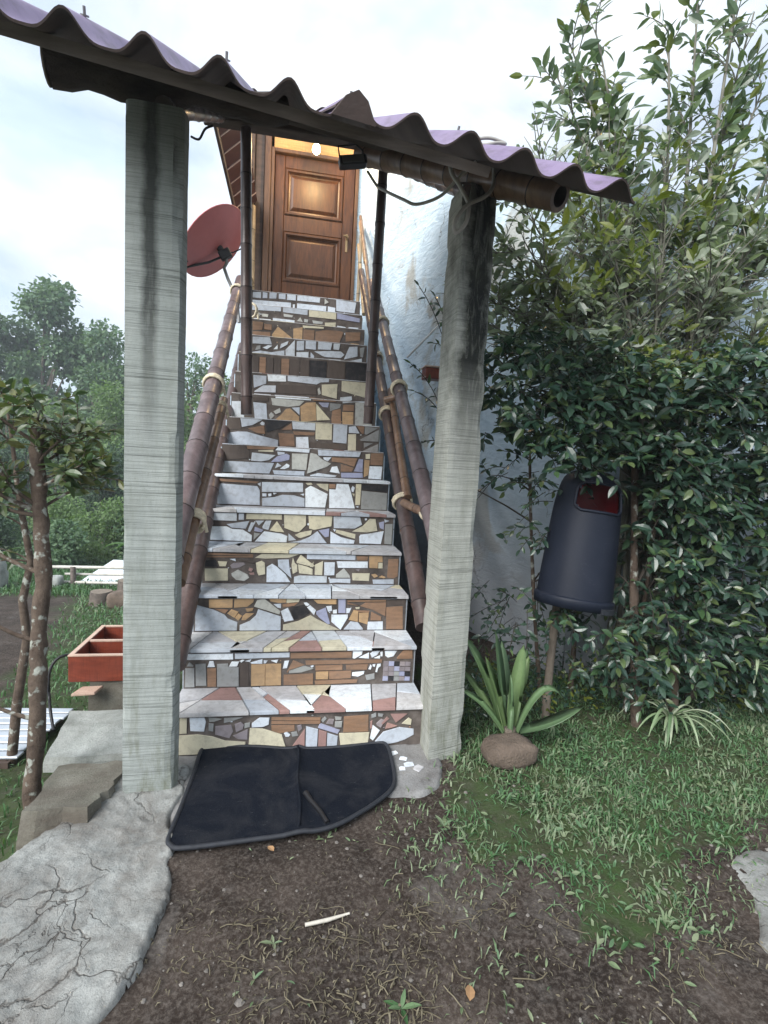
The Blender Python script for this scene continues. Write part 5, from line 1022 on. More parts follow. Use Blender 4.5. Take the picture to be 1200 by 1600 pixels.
for i, tp in enumerate(T_TOP):
    b0 = (2.05 + rs.uniform(-0.16, 0.16), 2.66 + rs.uniform(-0.1, 0.1), 0.0); fk = (2.05 + (tp[0] - 2.05) * 0.12 + rs.uniform(-0.08, 0.08), 2.66 + rs.uniform(-0.08, 0.05), 1.45 + rs.uniform(-0.2, 0.25))
    c1 = (fk[0] + (tp[0] - fk[0]) * 0.35 + rs.uniform(-.05, .05), fk[1] + (tp[1] - fk[1]) * 0.4, fk[2] + (tp[2] - fk[2]) * 0.62)
    P = [Vector(b0)] + bez(fk, c1, tp, 9); r0 = 0.017 if i < 11 else 0.012
    m = MB(); m.tube(P, [r0] * 2 + [r0 * (1 - 0.085 * j) for j in range(1, 10)], 7); m.build('stem', ['twig'], tall)
    high = tp[2] > 3.1
    for j in range(24 if high else 46):
        t = rs.uniform(0.32, 1.0) if high else rs.uniform(0.2, 1.0); f = t * 9; a = min(int(f), 8) + 1; p = P[a].lerp(P[a + 1], f - int(f)) if a < 10 else P[10]
        d = (P[a + 1] - P[a]).normalized() if a < 10 else Vector((0, 0, 1)); ln = rs.uniform(0.14, 0.34) * (0.8 if high else 1.1)
        s_ = Vector((rs.gauss(0, 1), rs.gauss(0, 0.9), rs.gauss(0.15, 0.5))).normalized(); e = p + (d * 0.75 + s_ * 0.75).normalized() * ln
        q = bez(p, p + d * ln * 0.45 + s_ * ln * 0.15, e, 4)
        tw.tube(q, [0.0042, 0.0036, 0.003, 0.0025, 0.0018], 4, cap=False, smooth=True)
        if high: twig_leaves(rs, q, rs.randint(5, 9), 0.088, 0.85, big, 0.25, 0.35)
        elif rs.random() < 0.72: twig_leaves(rs, q, rs.randint(5, 9), 0.052 if rs.random() < 0.7 else 0.085, 0.8, fine_, 0.2, 0.5)
stuff(tw.build('twigs', ['twig'], tall))
P, D, N, S = split(big); foliage(tall, P, D, N, S, 'leaf_tall', LEAF, 300)
P, D, N, S = split(fine_); stuff(leaf_cloud('small_leaves', P, D, N, S, 'leaf_pale', tall))
out = []
for i in range(60):   # a few larger, yellow-green shoots among the small leaves
    p = np.array([rs.uniform(1.1, 2.9), rs.uniform(2.25, 2.6), rs.uniform(1.95, 2.75)]); e = p + np.array([rs.uniform(-.06, .06), rs.uniform(-.05, .02), rs.uniform(.05, .13)])
    twig_leaves(rs, [p, (p + e) / 2, e], 5, 0.07, 0.7, out, 0.1, 0.4)
P, D, N, S = split(out); stuff(leaf_cloud('yellow_shoots', P, D, N, S, 'leaf_yellow', tall))

# dark glossy hedge that holds the bin
rs = random.Random(33)
hedge = thing('dark_hedge', 'dense dark glossy hedge wrapped round the litter bin below the tall shrub', 'hedge', (1.9, 2.5, 0))
out, tw = [], MB()
def hedge_ok(x, y, z):
    n_ = float(fbm(np.array([x * 2.1]), np.array([z * 2.1]), y * 2, oct=3, seed=61)[0])
    if z > 1.93 + 0.25 * n_: return False
    left = 0.86 if z > 1.45 else (1.15 if z > 1.2 else 1.32)
    if x < left + 0.3 * n_ + 0.05: return False
    if 1.22 < x < 1.80 and y < 2.56 and 0.62 < z < 1.33: return False
    if z < 0.72 and rs.random() < (0.72 - z) * 1.25: return False
    if 1.15 < x < 1.75 and z < 0.62 and y < 2.4 and rs.random() < 0.7: return False
    return True
front = lambda x: 2.22 - 0.06 * (x - 1.0) 
cnt = 0
while cnt < 2300:
    x, z = rs.uniform(0.82, 3.7), rs.uniform(0.2, 2.05); y = front(x) + abs(rs.gauss(0, 0.2)) + 0.02
    if y > 2.86 or not hedge_ok(x, y, z): continue
    cnt += 1
    p = Vector((x, y, z)); a = rs.uniform(-2.6, -0.5); ln = rs.uniform(0.10, 0.22)
    d = Vector((math.cos(a) * 0.8, math.sin(a) * 0.7, rs.uniform(-0.35, 0.5))).normalized(); e = p + d * ln + Vector((0, 0, -ln * 0.25)); q = bez(p, p + d * ln * 0.6, e, 3)
    tw.tube(q, [0.003, 0.0025, 0.002, 0.0015], 3, cap=False); twig_leaves(rs, q, rs.randint(6, 10), 0.066, 0.75, out, 0.0, 0.75)
for i in range(90):   # sparse sprays across the plaster and along the top
    x, z = rs.choice([(rs.uniform(0.95, 1.4), rs.uniform(0.85, 1.5)), (rs.uniform(0.95, 3.4), rs.uniform(1.85, 2.1)), (rs.uniform(1.0, 1.5), rs.uniform(0.3, 0.7))]); p = Vector((x + 0.1, rs.uniform(2.4, 2.7), z)); d = Vector((rs.uniform(-1, 0.1), rs.uniform(-0.5, 0), rs.uniform(-0.6, 0.5))).normalized(); ln = rs.uniform(0.12, 0.25)
    q = bez(p, p + d * ln * 0.5, p + d * ln + Vector((0, 0, -0.04)), 4); tw.tube(q, 0.0022, 3, cap=False); twig_leaves(rs, q, rs.randint(4, 7), 0.052, 0.8, out, 0.2, 0.6)
for bx_, by_, tx, ty, tz, r_ in [(1.50, 2.68, 1.30, 2.72, 1.7, 0.014), (1.66, 2.64, 1.62, 2.68, 1.75, 0.016), (1.83, 2.27, 1.8, 2.5, 1.8, 0.026), (2.03, 2.25, 2.1, 2.45, 1.8, 0.022), (2.35, 2.5, 2.3, 2.6, 1.8, 0.03), (2.92, 2.55, 2.8, 2.6, 1.8, 0.03), (1.84, 2.4, 2.0, 2.5, 1.7, 0.014)]:
    m = MB(); q = bez((bx_, by_, -0.05), ((bx_ + tx) / 2 + rs.uniform(-.06, .06), (by_ + ty) / 2, tz * 0.5), (tx, ty, tz), 10); m.tube(q, [r_ * (1 + 0.12 * math.sin(i * 2.0)) * (1 - 0.05 * i) for i in range(11)], 8); m.build('stem', ['bark_lichen'], hedge)
    for j in range(10):
        t = rs.randint(4, 9); p = q[t]; e = p + Vector((rs.gauss(0.12 if p.x < 1.8 else 0, .25), abs(rs.gauss(0, .12)) if p.x < 1.9 else rs.gauss(-.05, .15), rs.uniform(-.05, .35))); tw.tube(bez(p, (p + e) / 2 + Vector((0, 0, .05)), e, 4), [0.006, 0.005, 0.004, 0.003, 0.002], 5, cap=False)
stuff(tw.build('twigs', ['twig_dark'], hedge))
P, D, N, S = split(out); foliage(hedge, P, D, N, S, 'leaf_dark', LEAF, 300)
out = []
for i in range(40):   # yellowed spray along the top of the hedge
    p = np.array([rs.uniform(1.6, 2.3), rs.uniform(2.25, 2.45), rs.uniform(1.7, 1.93)]); e = p + np.array([rs.uniform(-.12, .12), rs.uniform(-.08, .02), rs.uniform(-.03, .06)])
    twig_leaves(rs, [p, (p + e) / 2, e], 7, 0.05, 0.7, out, 0.0, 0.8)
P, D, N, S = split(out); stuff(leaf_cloud('yellowed_leaves', P, D, N, S, 'leaf_yellow', hedge))

# undergrowth between the hedge stems
rs = random.Random(44); out, og = [], []
for i in range(330):
    p = np.array([rs.uniform(0.86, 3.3), rs.uniform(2.3, 2.85), 0.02]); e = p + np.array([rs.gauss(0, .08), rs.gauss(0, .08), rs.uniform(.08, .36)])
    twig_leaves(rs, [p, (p + e) / 2, e], rs.randint(5, 9), 0.035, 0.9, out if rs.random() < 0.75 else og, 0.1, 0.6)
P, D, N, S = split(out); u_ = leaf_cloud('undergrowth', P, D, N, S, 'leaf_dark'); stuff(u_)
P, D, N, S = split(og); stuff(leaf_cloud('undergrowth', P, D, N, S, 'leaf_yellow'))

# spray of dark leaves that reaches past the pale post over the wall planter
rs = random.Random(5); sp_ = thing('climbing_plant', 'dark leafy climber spraying out from behind the pale post above the planter', 'climber', (1.15, 4.2, 1.3)); out = []; m = MB()
for (a, b) in [((1.28, 4.2, 2.1), (0.96, 4.15, 2.72)), ((1.28, 4.2, 2.14), (1.1, 4.15, 2.65)), ((1.26, 4.2, 2.13), (1.2, 4.1, 2.5)), ((1.12, 3.7, 1.6), (0.83, 3.7, 2.02)), ((1.14, 3.7, 1.55), (0.86, 3.65, 1.82)), ((1.12, 3.6, 1.4), (0.9, 3.6, 1.45)), ((1.25, 4.2, 2.14), (1.12, 4.2, 2.3))]:
    q = bez(a, (Vector(a) + Vector(b)) / 2 + Vector((0.04, 0, 0.1)), b, 6); m.tube(q, 0.004, 4, cap=False); twig_leaves(rs, q, 12, 0.075, 0.85, out, 0.15, 0.4)
m.tube(bez((1.42, 3.78, 0.0), (1.36, 4.0, 1.0), (1.28, 4.2, 2.1), 8), 0.007, 6); m.build('stem', ['twig_dark'], sp_)
P, D, N, S = split(out); foliage(sp_, P, D, N, S, 'leaf_dark', LEAF_NARROW, 300)

# ---------------------------------------------------------------- grass, dry runners, pebbles
def blades(name, x, y, h, w, lean, mat, rng, zfun=gz, parent=None):
    n = len(x); a = rng.uniform(0, 2 * np.pi, n); z = zfun(x, y) - 0.004; dx, dy = np.cos(a), np.sin(a); px, py = -dy, dx
    l1 = lean * rng.uniform(0.2, 1.0, n); tw_ = rng.uniform(-0.7, 0.7, n); cx, cy = px * np.cos(tw_) + dx * np.sin(tw_), py * np.cos(tw_) + dy * np.sin(tw_)
    B = np.stack([x, y, z], 1); side = np.stack([cx, cy, 0 * cx], 1) * (w / 2)[:, None]
    mid = B + np.stack([dx * h * l1 * 0.4, dy * h * l1 * 0.4, h * (0.62 - 0.25 * l1)], 1); tip = B + np.stack([dx * h * l1, dy * h * l1, h * (1.0 - 0.75 * l1)], 1)
    V = np.stack([B - side * 0.7, B + side * 0.7, mid - side, mid + side, tip], 1).reshape(-1, 3)
    F = np.array([[0, 1, 3], [0, 3, 2], [2, 3, 4]]); F = (F[None] + (np.arange(n) * 5)[:, None, None]).reshape(-1, 3)
    return stuff(put(name, np_mesh(name, V, F, mat), parent))
rng = np.random.default_rng(5)
def scatter(n, x0, x1, y0, y1, mask, dens=None):
    x = rng.uniform(x0, x1, n); y = rng.uniform(y0, y1, n); k_ = mask(x + rng.normal(0, 0.05, n) * (1 + 1.5 * rng.uniform(0, 1, n) ** 3), y + rng.normal(0, 0.05, n) * (1 + 1.5 * rng.uniform(0, 1, n) ** 3))
    if dens is not None: k_ &= rng.uniform(0, 1, n) < dens(x, y)
    return x[k_], y[k_]
clump = lambda s, lo_, hi_, sd: (lambda x, y: np.clip(lo_ + (hi_ - lo_) * (0.5 + 1.6 * fbm(x * s, y * s, oct=3, seed=sd)), 0, 1))
x, y = scatter(40000, 0.45, 3.6, 1.05, 3.0, lawn, clump(5, -0.25, 1.25, 71)); n = len(x); blades('grass', x, y, rng.uniform(0.015, 0.07, n), rng.uniform(0.0025, 0.008, n), 1.2, 'grass_green', rng)
x, y = scatter(22000, 0.45, 3.2, 1.05, 2.4, lawn, clump(5, -0.3, 0.9, 72)); n = len(x); blades('pale_grass', x, y, rng.uniform(0.025, 0.07, n), rng.uniform(0.004, 0.009, n), 1.0, 'grass_pale', rng)
edge = lambda x, y: in_poly(x, y, [(0.45, 2.0), (0.9, 2.1), (2.4, 1.7), (2.0, 1.0), (1.2, 0.85), (0.55, 1.0), (0.35, 1.45)])
x, y = scatter(7000, 0.3, 2.3, 0.9, 2.1, edge, clump(4, -0.5, 0.75, 73)); n = len(x); blades('sparse_grass', x, y, rng.uniform(0.02, 0.05, n), rng.uniform(0.003, 0.007, n), 1.0, 'grass_pale', rng)
x, y = scatter(60000, -7.5, -0.72, 1.7, 13.5, field, clump(1.5, 0.25, 1.0, 74)); n = len(x); d_ = np.hypot(x, y); blades('meadow_grass', x, y, rng.uniform(0.03, 0.08, n) * (0.6 + 0.12 * d_), rng.uniform(0.004, 0.008, n) * (0.6 + 0.25 * d_), 0.9, 'grass_green', rng)
x, y = scatter(9000, -6, -0.75, 1.7, 9, field, clump(1.2, -0.4, 0.8, 75)); n = len(x); d_ = np.hypot(x, y); blades('pale_meadow_grass', x, y, rng.uniform(0.03, 0.09, n) * (0.6 + 0.1 * d_), rng.uniform(0.004, 0.008, n) * (0.6 + 0.2 * d_), 1.0, 'grass_pale', rng)
# dry runners lying on the earth
rs = random.Random(8); m = MB()
dry0 = clump(3.2, -0.45, 1.15, 76); dryd = lambda x, y: dry0(x, y) * (0.12 + 0.88 * sstep(1.52, 1.25, y))
c_ = 0
while c_ < 320:
    x, y = rs.uniform(-0.35, 1.9), rs.uniform(0.8, 1.62)
    if lawn(np.array([x]), np.array([y]))[0] and rs.random() < 0.75 or rs.random() > dryd(np.array([x]), np.array([y]))[0] or (x < -0.3): continue
    c_ += 1; a = rs.uniform(0, 6.28); P = []; ln = rs.uniform(0.008, 0.022)
    for i in range(rs.randint(3, 6)):
        P.append((x, y, float(gz(np.array([x]), np.array([y]))[0]) + 0.004 + rs.uniform(0, 0.006))); a += rs.gauss(0, 0.45); x += math.cos(a) * ln; y += math.sin(a) * ln
    m.tube(P, [rs.uniform(0.0007, 0.0019)] * len(P), 4, cap=False)
stuff(m.build('dry_runners', ['grass_dry']))
x, y = scatter(9000, -0.35, 2.0, 0.75, 1.75, lambda x, y: ~lawn(x, y), dryd); n = len(x); blades('dry_grass', x, y, rng.uniform(0.012, 0.035, n), rng.uniform(0.002, 0.0045, n), 1.25, 'grass_dry', rng)
m = MB()
def peb(x, y, r):
    z = float(gz(np.array([x]), np.array([y]))[0]); vs = [(x + r * rs.uniform(.7, 1.2) * math.cos(a), y + r * rs.uniform(.7, 1.2) * math.sin(a), z + r * 0.15) for a in np.arange(6) * 1.047] + [(x + r * .5 * math.cos(a), y + r * .5 * math.sin(a), z + r * 0.6) for a in np.arange(6) * 1.047 + .2]
    m.add(vs, [(i, (i + 1) % 6, 6 + (i + 1) % 6, 6 + i) for i in range(6)] + [(6, 7, 8, 9, 10, 11)])
for i in range(420): peb(rs.uniform(-0.4, 2.2), rs.uniform(0.78, 1.9), abs(rs.gauss(0, 0.0035)) + 0.0015)
for i in range(14): peb(rs.uniform(-0.3, 1.9), rs.uniform(0.8, 1.5), rs.uniform(0.006, 0.012))
stuff(m.build('pebbles', ['pebble']))
# single fallen things
zz = lambda x, y: float(gz(np.array([x]), np.array([y]))[0])
m = MB(); m.tube([(0.085, 1.322, zz(.085, 1.322) + .008), (0.15, 1.332, zz(.15, 1.332) + .011), (0.212, 1.342, zz(.212, 1.342) + .009)], [0.005, 0.0055, 0.003], 7); tag(m.build('pale_stick', ['pale_stick']), 'short pale stick lying on the bare earth below the mat', 'stick')
def flat_leaf(x, y, s, a, mat, label, name='fallen_leaf'):
    P = np.array([[x, y, zz(x, y) + 0.012]]); o_ = leaf_cloud(name, P, np.array([[math.cos(a), math.sin(a), 0.05]]), np.array([[0.1, -0.2, 1.0]]), np.array([s]), mat, None, LEAF_WIDE); return tag(o_, label, 'leaf')
flat_leaf(0.475, 1.06, 0.045, 1.2, 'dry_leaf', 'dry tan leaf lying on earth near the lower picture edge')
flat_leaf(-0.01, 1.61, 0.035, 2.2, 'dry_leaf', 'small tan leaf lying on earth just below the mat')
def sprout(label, x, y, s, mat, n, seed):
    r_ = random.Random(seed); t = thing('weed_sprout', label, 'weed', (x, y, zz(x, y)), 'weeds sprouting from the earth'); P = [[x, y, zz(x, y) + .004]] * n; D, N = [], []
    for i in range(n): a = 6.283 * i / n + r_.uniform(-.4, .4); el = r_.uniform(.2, .9); D.append([math.cos(a), math.sin(a), el]); N.append([-math.cos(a) * el, -math.sin(a) * el, 1])
    leaf_objects('leaf', P, D, N, [s * r_.uniform(.7, 1.1) for _ in range(n)], mat, t, LEAF_NARROW)
sprout('bright green weed sprout on the bare earth below the pale stick', 0.0, 1.28, 0.036, 'grass_pale', 4, 1)
sprout('low green weed sprout near the lower edge beside dry runners', -0.045, 1.19, 0.028, 'grass_pale', 3, 2)
sprout('grey green weed with long leaves at the lower picture edge', 0.31, 1.08, 0.045, 'grass_green', 5, 3)
sprout('pale weed at the edge of the lawn nearest the mat', 0.60, 1.68, 0.05, 'grass_pale', 5, 6)
# low broad-leaved weeds through the turf, crumbs of leaf and straw on the earth
def litter(name, n, x0, x1, y0, y1, mask, dens, size, mat, lift, tmpl, up):
    x, y = scatter(n, x0, x1, y0, y1, mask, dens); n = len(x); a = rng.uniform(0, 2 * np.pi, n)
    P = np.stack([x, y, gz(x, y) + lift * rng.uniform(0.2, 1.0, n)], 1); D = np.stack([np.cos(a), np.sin(a), rng.uniform(-0.1, up, n)], 1); N = np.stack([rng.normal(0, .35, n), rng.normal(0, .35, n), np.ones(n)], 1)
    stuff(leaf_cloud(name, P, D, N, size * rng.uniform(0.5, 1.3, n), mat, None, tmpl))
litter('turf_weeds', 5200, 0.45, 3.4, 1.05, 2.6, lawn, clump(5, -0.3, 1.0, 81), 0.026, 'grass_pale', 0.022, LEAF, 0.6)
litter('turf_weeds', 4200, 0.45, 3.4, 1.05, 2.6, lawn, clump(5, -0.2, 1.0, 82), 0.032, 'grass_green', 0.02, LEAF_NARROW, 0.7)
litter('leaf_litter', 3800, -0.35, 2.3, 0.75, 1.9, lambda x, y: ~lawn(x, y), dryd, 0.011, 'grass_dry', 0.008, LEAF, 0.4)
x, y = scatter(7000, 0.45, 3.2, 1.05, 2.6, lawn, clump(4, -0.3, 0.9, 85)); n = len(x); blades('dry_grass', x, y, rng.uniform(0.015, 0.045, n), rng.uniform(0.002, 0.004, n), 1.3, 'grass_dry', rng)
litter('sparse_weeds', 900, -0.1, 2.3, 0.8, 1.75, lambda x, y: ~lawn(x, y), clump(3, -0.9, 0.9, 84), 0.024, 'grass_pale', 0.012, LEAF_NARROW, 0.8)

# ---------------------------------------------------------------- garden on the left
def prism_z(name, poly, z0, z1, mat, inset=0.01, jitter=0.0, parent=None, sub=1, tilt=(0, 0)):
    m = MB(); rs_ = random.Random(len(poly) * 7 + int(z1 * 1000)); P = []
    for i in range(len(poly)):
        a, b = poly[i], poly[(i + 1) % len(poly)]
        for j in range(sub): t = j / sub; P.append((a[0] + (b[0] - a[0]) * t + rs_.gauss(0, jitter), a[1] + (b[1] - a[1]) * t + rs_.gauss(0, jitter)))
    cx, cy = np.mean([p[0] for p in P]), np.mean([p[1] for p in P])
    m.prism(P, lambda u, v, d: (u, v, d + tilt[0] * (u - cx) + tilt[1] * (v - cy)), z0, z1, inset=inset); return m.build(name, [mat], parent)
tag(prism_z('stone_block', [(-0.865, 1.80), (-0.635, 1.79), (-0.60, 1.96), (-0.60, 2.2), (-0.92, 2.2)], -0.26, 0.03, 'mossy_stone', 0.02, 0.008, None, 5, (0.03, -0.17)), 'mossy stone block along the edge of the grey path beside the tree trunk', 'stone block')
tag(prism_z('concrete_slab', [(-1.13, 2.6), (-0.52, 2.6), (-0.52, 3.10), (-1.20, 3.09)], -0.29, -0.215, 'slab_concrete', 0.008, 0.005, None, 5), 'pale smooth concrete slab behind the stone block', 'slab')
tag(prism_z('slab_support', [(-1.08, 2.68), (-0.56, 2.68), (-0.56, 3.0), (-1.1, 3.0)], -0.6, -0.292, 'mossy_stone', 0.01, 0.006, None, 4), 'dark footing under the pale concrete slab', 'footing')
tag(prism_z('plinth_block', [(-1.20, 3.36), (-0.72, 3.36), (-0.72, 3.72), (-1.22, 3.72)], -0.45, -0.168, 'mossy_stone', 0.012, 0.006, None, 4), 'grey concrete block holding up the red planter box', 'concrete block')
# red planter with a divider
pb_ = thing('planter_box', 'reddish brown wooden planter box with a divider on a grey block', 'planter box', (-1.0, 3.6, -0.165))
XA, XB, YA, YB, ZA, ZB = -1.315, -0.72, 3.36, 3.95, -0.165, 0.0; w_ = 0.025
for nm, lo, hi in [('side_board', (XA, YA, ZA), (XB, YA + w_, ZB)), ('side_board', (XA, YB - w_, ZA), (XB, YB, ZB)), ('side_board', (XA, YA + w_ + .002, ZA), (XA + w_, YB - w_ - .002, ZB)), ('side_board', (XB - w_, YA + w_ + .002, ZA), (XB, YB - w_ - .002, ZB)), ('divider', (XA + w_ + .002, 3.63, ZA + .03), (XB - w_ - .002, 3.65, ZB - 0.004)), ('bottom_board', (XA + w_ + .002, YA + w_ + .002, ZA + .005), (XB - w_ - .002, YB - w_ - .002, ZA + .02))]:
    m = MB(); m.cbox(lo, hi, 0.003); m.build(nm, ['planter_red'], pb_)
for lo, hi in [((XA - .002, YA - .002, ZB + .001), (XB, YA + w_ + .001, ZB + .008)), ((XA - .002, YA + w_ + .003, ZB + .001), (XA + w_, YB, ZB + .008)), ((XA + w_ + .003, 3.628, ZB - 0.002), (XB, 3.652, ZB + .007)), ((XA + w_ + .003, YB - w_, ZB + .001), (XB, YB, ZB + .008))]:
    m = MB(); m.box(lo, hi); m.build('edge_strip', ['planter_edge'], pb_)
m = MB(); m.tube(bez((-1.33, 3.45, -0.02), (-1.46, 3.4, -0.0), (-1.42, 3.35, -0.22), 8) + bez((-1.42, 3.35, -0.22), (-1.4, 3.32, -0.36), (-1.34, 3.22, -0.4), 6), 0.009, 7); tag(m.build('garden_hose', ['black_plastic']), 'thin dark hose hanging down beside the red planter box', 'hose')
tag(prism_z('small_plank', [(-1.25, 3.24), (-1.13, 3.25), (-1.11, 3.34), (-1.23, 3.34)], -0.2, -0.185, 'planter_edge', 0.004, 0.004), 'short pale board lying in front of the red planter box', 'board')
# pale slatted panel lower down the slope
mr = thing('slatted_panel', 'low pale slatted panel at the left edge behind the tree', 'slatted panel', (-1.9, 3.2, -0.42))
O_ = Vector((-1.40, 2.93, -0.405)); u1 = Vector((-0.9, 0.0, 0.04)).normalized(); u2 = Vector((0.10, 1, -0.05)).normalized()
for i in range(8):
    m = MB(); X = lambda p: O_ + u2 * (i * 0.078 + p[1]) + u1 * p[0] + Vector((0, 0, p[2] + 0.002 * (i % 3))); m.cbox((0.01 * (i % 2), 0, 0), (1.1, 0.062, 0.014), 0.003, 0, X); m.build('slat', ['metal_sheet'], mr)
m = MB(); X = lambda p: O_ + u2 * p[1] + u1 * p[0] + Vector((0, 0, p[2])); m.box((0.03, -0.03, -0.09), (1.1, -0.004, -0.005), 0, X); m.box((0.05, -0.002, -0.05), (0.09, 0.62, -0.003), 0, X); m.build('frame', ['dark_timber'], mr)
for x_ in (-1.5, -2.2): m = MB(); m.tube([(x_, 3.2, -0.85), (x_, 3.2, -0.43)], 0.028, 7); m.build('leg', ['bark'], mr)

# pruned young tree
rs = random.Random(12)
yt = thing('young_tree', 'pruned young tree with spotted bark and a few leafy shoots beside the stone block', 'tree', (-1.08, 2.40, -0.45))
tr = [Vector(p) for p in ((-1.085, 2.38, -0.5), (-1.085, 2.40, -0.2), (-1.075, 2.43, 0.2), (-1.085, 2.46, 0.45), (-1.07, 2.49, 0.72), (-1.10, 2.53, 1.0), (-1.125, 2.56, 1.25), (-1.12, 2.565, 1.38))]
pts = []; 
for i in range(7):
    for j in range(5): pts.append(tr[i].lerp(tr[i + 1], j / 5) + Vector((rs.gauss(0, .0025), rs.gauss(0, .0025), 0)))
pts.append(tr[-1]); m = MB(); m.tube(pts, [(0.037 - 0.007 * i / 35) * (1 + 0.07 * math.sin(i * 1.9) + 0.05 * math.sin(i * 0.7)) for i in range(36)], 12)
m.build('trunk', ['bark_lichen'], yt)
out = []; tw_y = MB()
BR = [((-1.07, 2.49, 0.72), (-1.30, 2.52, 0.80), (-1.42, 2.52, 0.92), 0.012, 0), ((-1.10, 2.53, 1.0), (-1.35, 2.5, 1.08), (-1.45, 2.5, 1.32), 0.012, 1), ((-1.10, 2.53, 1.02), (-1.22, 2.45, 1.10), (-1.28, 2.42, 1.36), 0.01, 1), ((-1.12, 2.55, 1.1), (-1.0, 2.5, 1.16), (-0.90, 2.45, 1.22), 0.009, 1), ((-1.12, 2.55, 1.2), (-1.05, 2.5, 1.3), (-0.96, 2.48, 1.34), 0.008, 1), ((-1.12, 2.55, 1.0), (-1.0, 2.6, 1.1), (-0.9, 2.62, 1.15), 0.008, 1), ((-1.12, 2.56, 1.3), (-1.22, 2.5, 1.38), (-1.34, 2.46, 1.50), 0.009, 1), ((-1.12, 2.56, 1.34), (-1.1, 2.5, 1.42), (-1.06, 2.46, 1.46), 0.007, 1), ((-1.12, 2.56, 1.14), (-0.98, 2.55, 1.2), (-0.86, 2.5, 1.17), 0.008, 1), ((-1.12, 2.56, 1.2), (-1.0, 2.6, 1.3), (-0.92, 2.6, 1.36), 0.007, 1), ((-1.08, 2.46, 0.42), (-1.25, 2.45, 0.47), (-1.34, 2.42, 0.62), 0.011, 0), ((-1.08, 2.42, 0.08), (-1.2, 2.42, 0.1), (-1.36, 2.4, 0.24), 0.011, 0), ((-1.1, 2.53, 0.98), (-1.3, 2.6, 0.98), (-1.5, 2.62, 1.1), 0.01, 1)]
for p, c, e, r_, lv in BR:
    q = bez(p, c, e, 8); m = MB(); m.tube(q, [r_ * (1 - 0.07 * i) for i in range(9)], 7); m.build('branch', ['bark_lichen'], yt)
    if lv:
        for _ in range(9):
            a = q[rs.randint(3, 8)]; d = Vector((rs.gauss(0.1, 1), rs.gauss(-.1, .7), rs.uniform(-0.2, 0.9))).normalized(); q2 = bez(a, a + d * 0.05, a + d * rs.uniform(0.07, 0.18), 3)
            tw_y.tube(q2, 0.0022, 4, cap=False); twig_leaves(rs, q2, rs.randint(5, 8), 0.066, 0.9, out, 0.3, 0.6)
stuff(tw_y.build('twigs', ['bark_lichen'], yt)); P, D, N, S = split(out); foliage(yt, P, D, N, S, 'leaf_young_tree', LEAF, 300)
sp2 = thing('thin_sapling', 'thin crooked dark sapling just left of the pruned young tree', 'sapling', (-1.44, 2.96, -0.45))
q = [(-1.45, 2.95, -0.55), (-1.42, 2.98, -0.1), (-1.385, 3.02, 0.24), (-1.41, 3.03, 0.45), (-1.375, 3.05, 0.66), (-1.42, 3.08, 0.85), (-1.46, 3.11, 1.02), (-1.5, 3.14, 1.3), (-1.53, 3.15, 1.5)]
m = MB(); m.tube(q, [0.026, 0.024, 0.022, 0.021, 0.018, 0.016, 0.013, 0.01, 0.006], 8); m.build('trunk', ['bark_lichen'], sp2); out = []; m = MB()
for p, e in [(q[4], (-1.62, 3.1, 0.72)), (q[6], (-1.72, 3.0, 1.12)), (q[7], (-1.66, 3.0, 1.42)), (q[8], (-1.55, 3.05, 1.62)), (q[5], (-1.68, 3.05, 0.95)), (q[8], (-1.4, 3.1, 1.56)), (q[6], (-1.60, 2.9, 1.02)), (q[4], (-1.6, 2.95, 0.64))]:
    b = bez(p, (Vector(p) + Vector(e)) / 2 + Vector((0, 0, .05)), e, 5); m.tube(b, [0.006, 0.005, 0.004, 0.003, 0.003, 0.002], 5); twig_leaves(rs, b, 12, 0.09, 0.9, out, 0.3, 0.6)
stuff(m.build('branches', ['bark_lichen'], sp2)); P, D, N, S = split(out); foliage(sp2, P, D, N, S, 'leaf_young_tree', LEAF, 300)

# far garden: pole fence, pale sheet, stumps, banana
fz = lambda x, y: float(terrain(np.array([x]), np.array([y]))[0])
fn = thing('pole_fence', 'low fence of pale level poles across the far end of the garden', 'fence', (-3.2, 9.6, fz(-3.2, 9.6)))
for p, q, r_ in [((-4.35, 9.76, -0.835), (-1.2, 9.3, -0.735), 0.028), ((-4.2, 9.72, -1.09), (-1.2, 9.26, -1.02), 0.026), ((-3.85, 9.75, -0.955), (-1.2, 9.33, -0.88), 0.022)]: m = MB(); m.tube([p, lerp(p, q, .33), lerp(p, q, .66), q], r_, 8); m.build('rail', ['pole_white'], fn)
for x, y in ((-3.68, 9.64), (-2.5, 9.45), (-1.35, 9.28), (-4.25, 9.73)): m = MB(); m.tube([(x, y, fz(x, y) - 0.1), (x, y, -0.80)], 0.045, 8); m.build('post', ['grey_batten'], fn)
m = MB(); X = lambda p: Vector((-3.75, 9.95, -1.2)) + Vector((0.95, -0.1, 0)) * p[0] + Vector((0.55, 0.9, 0.42)) * p[1] + Vector((0, 0, 1)) * p[2]
m.box((0, 0, 0), (2.6, 0.75, 0.02), 0, X); tag(m.build('pale_sheet', ['tarp']), 'pale sloping sheet behind the pole fence', 'sheet')
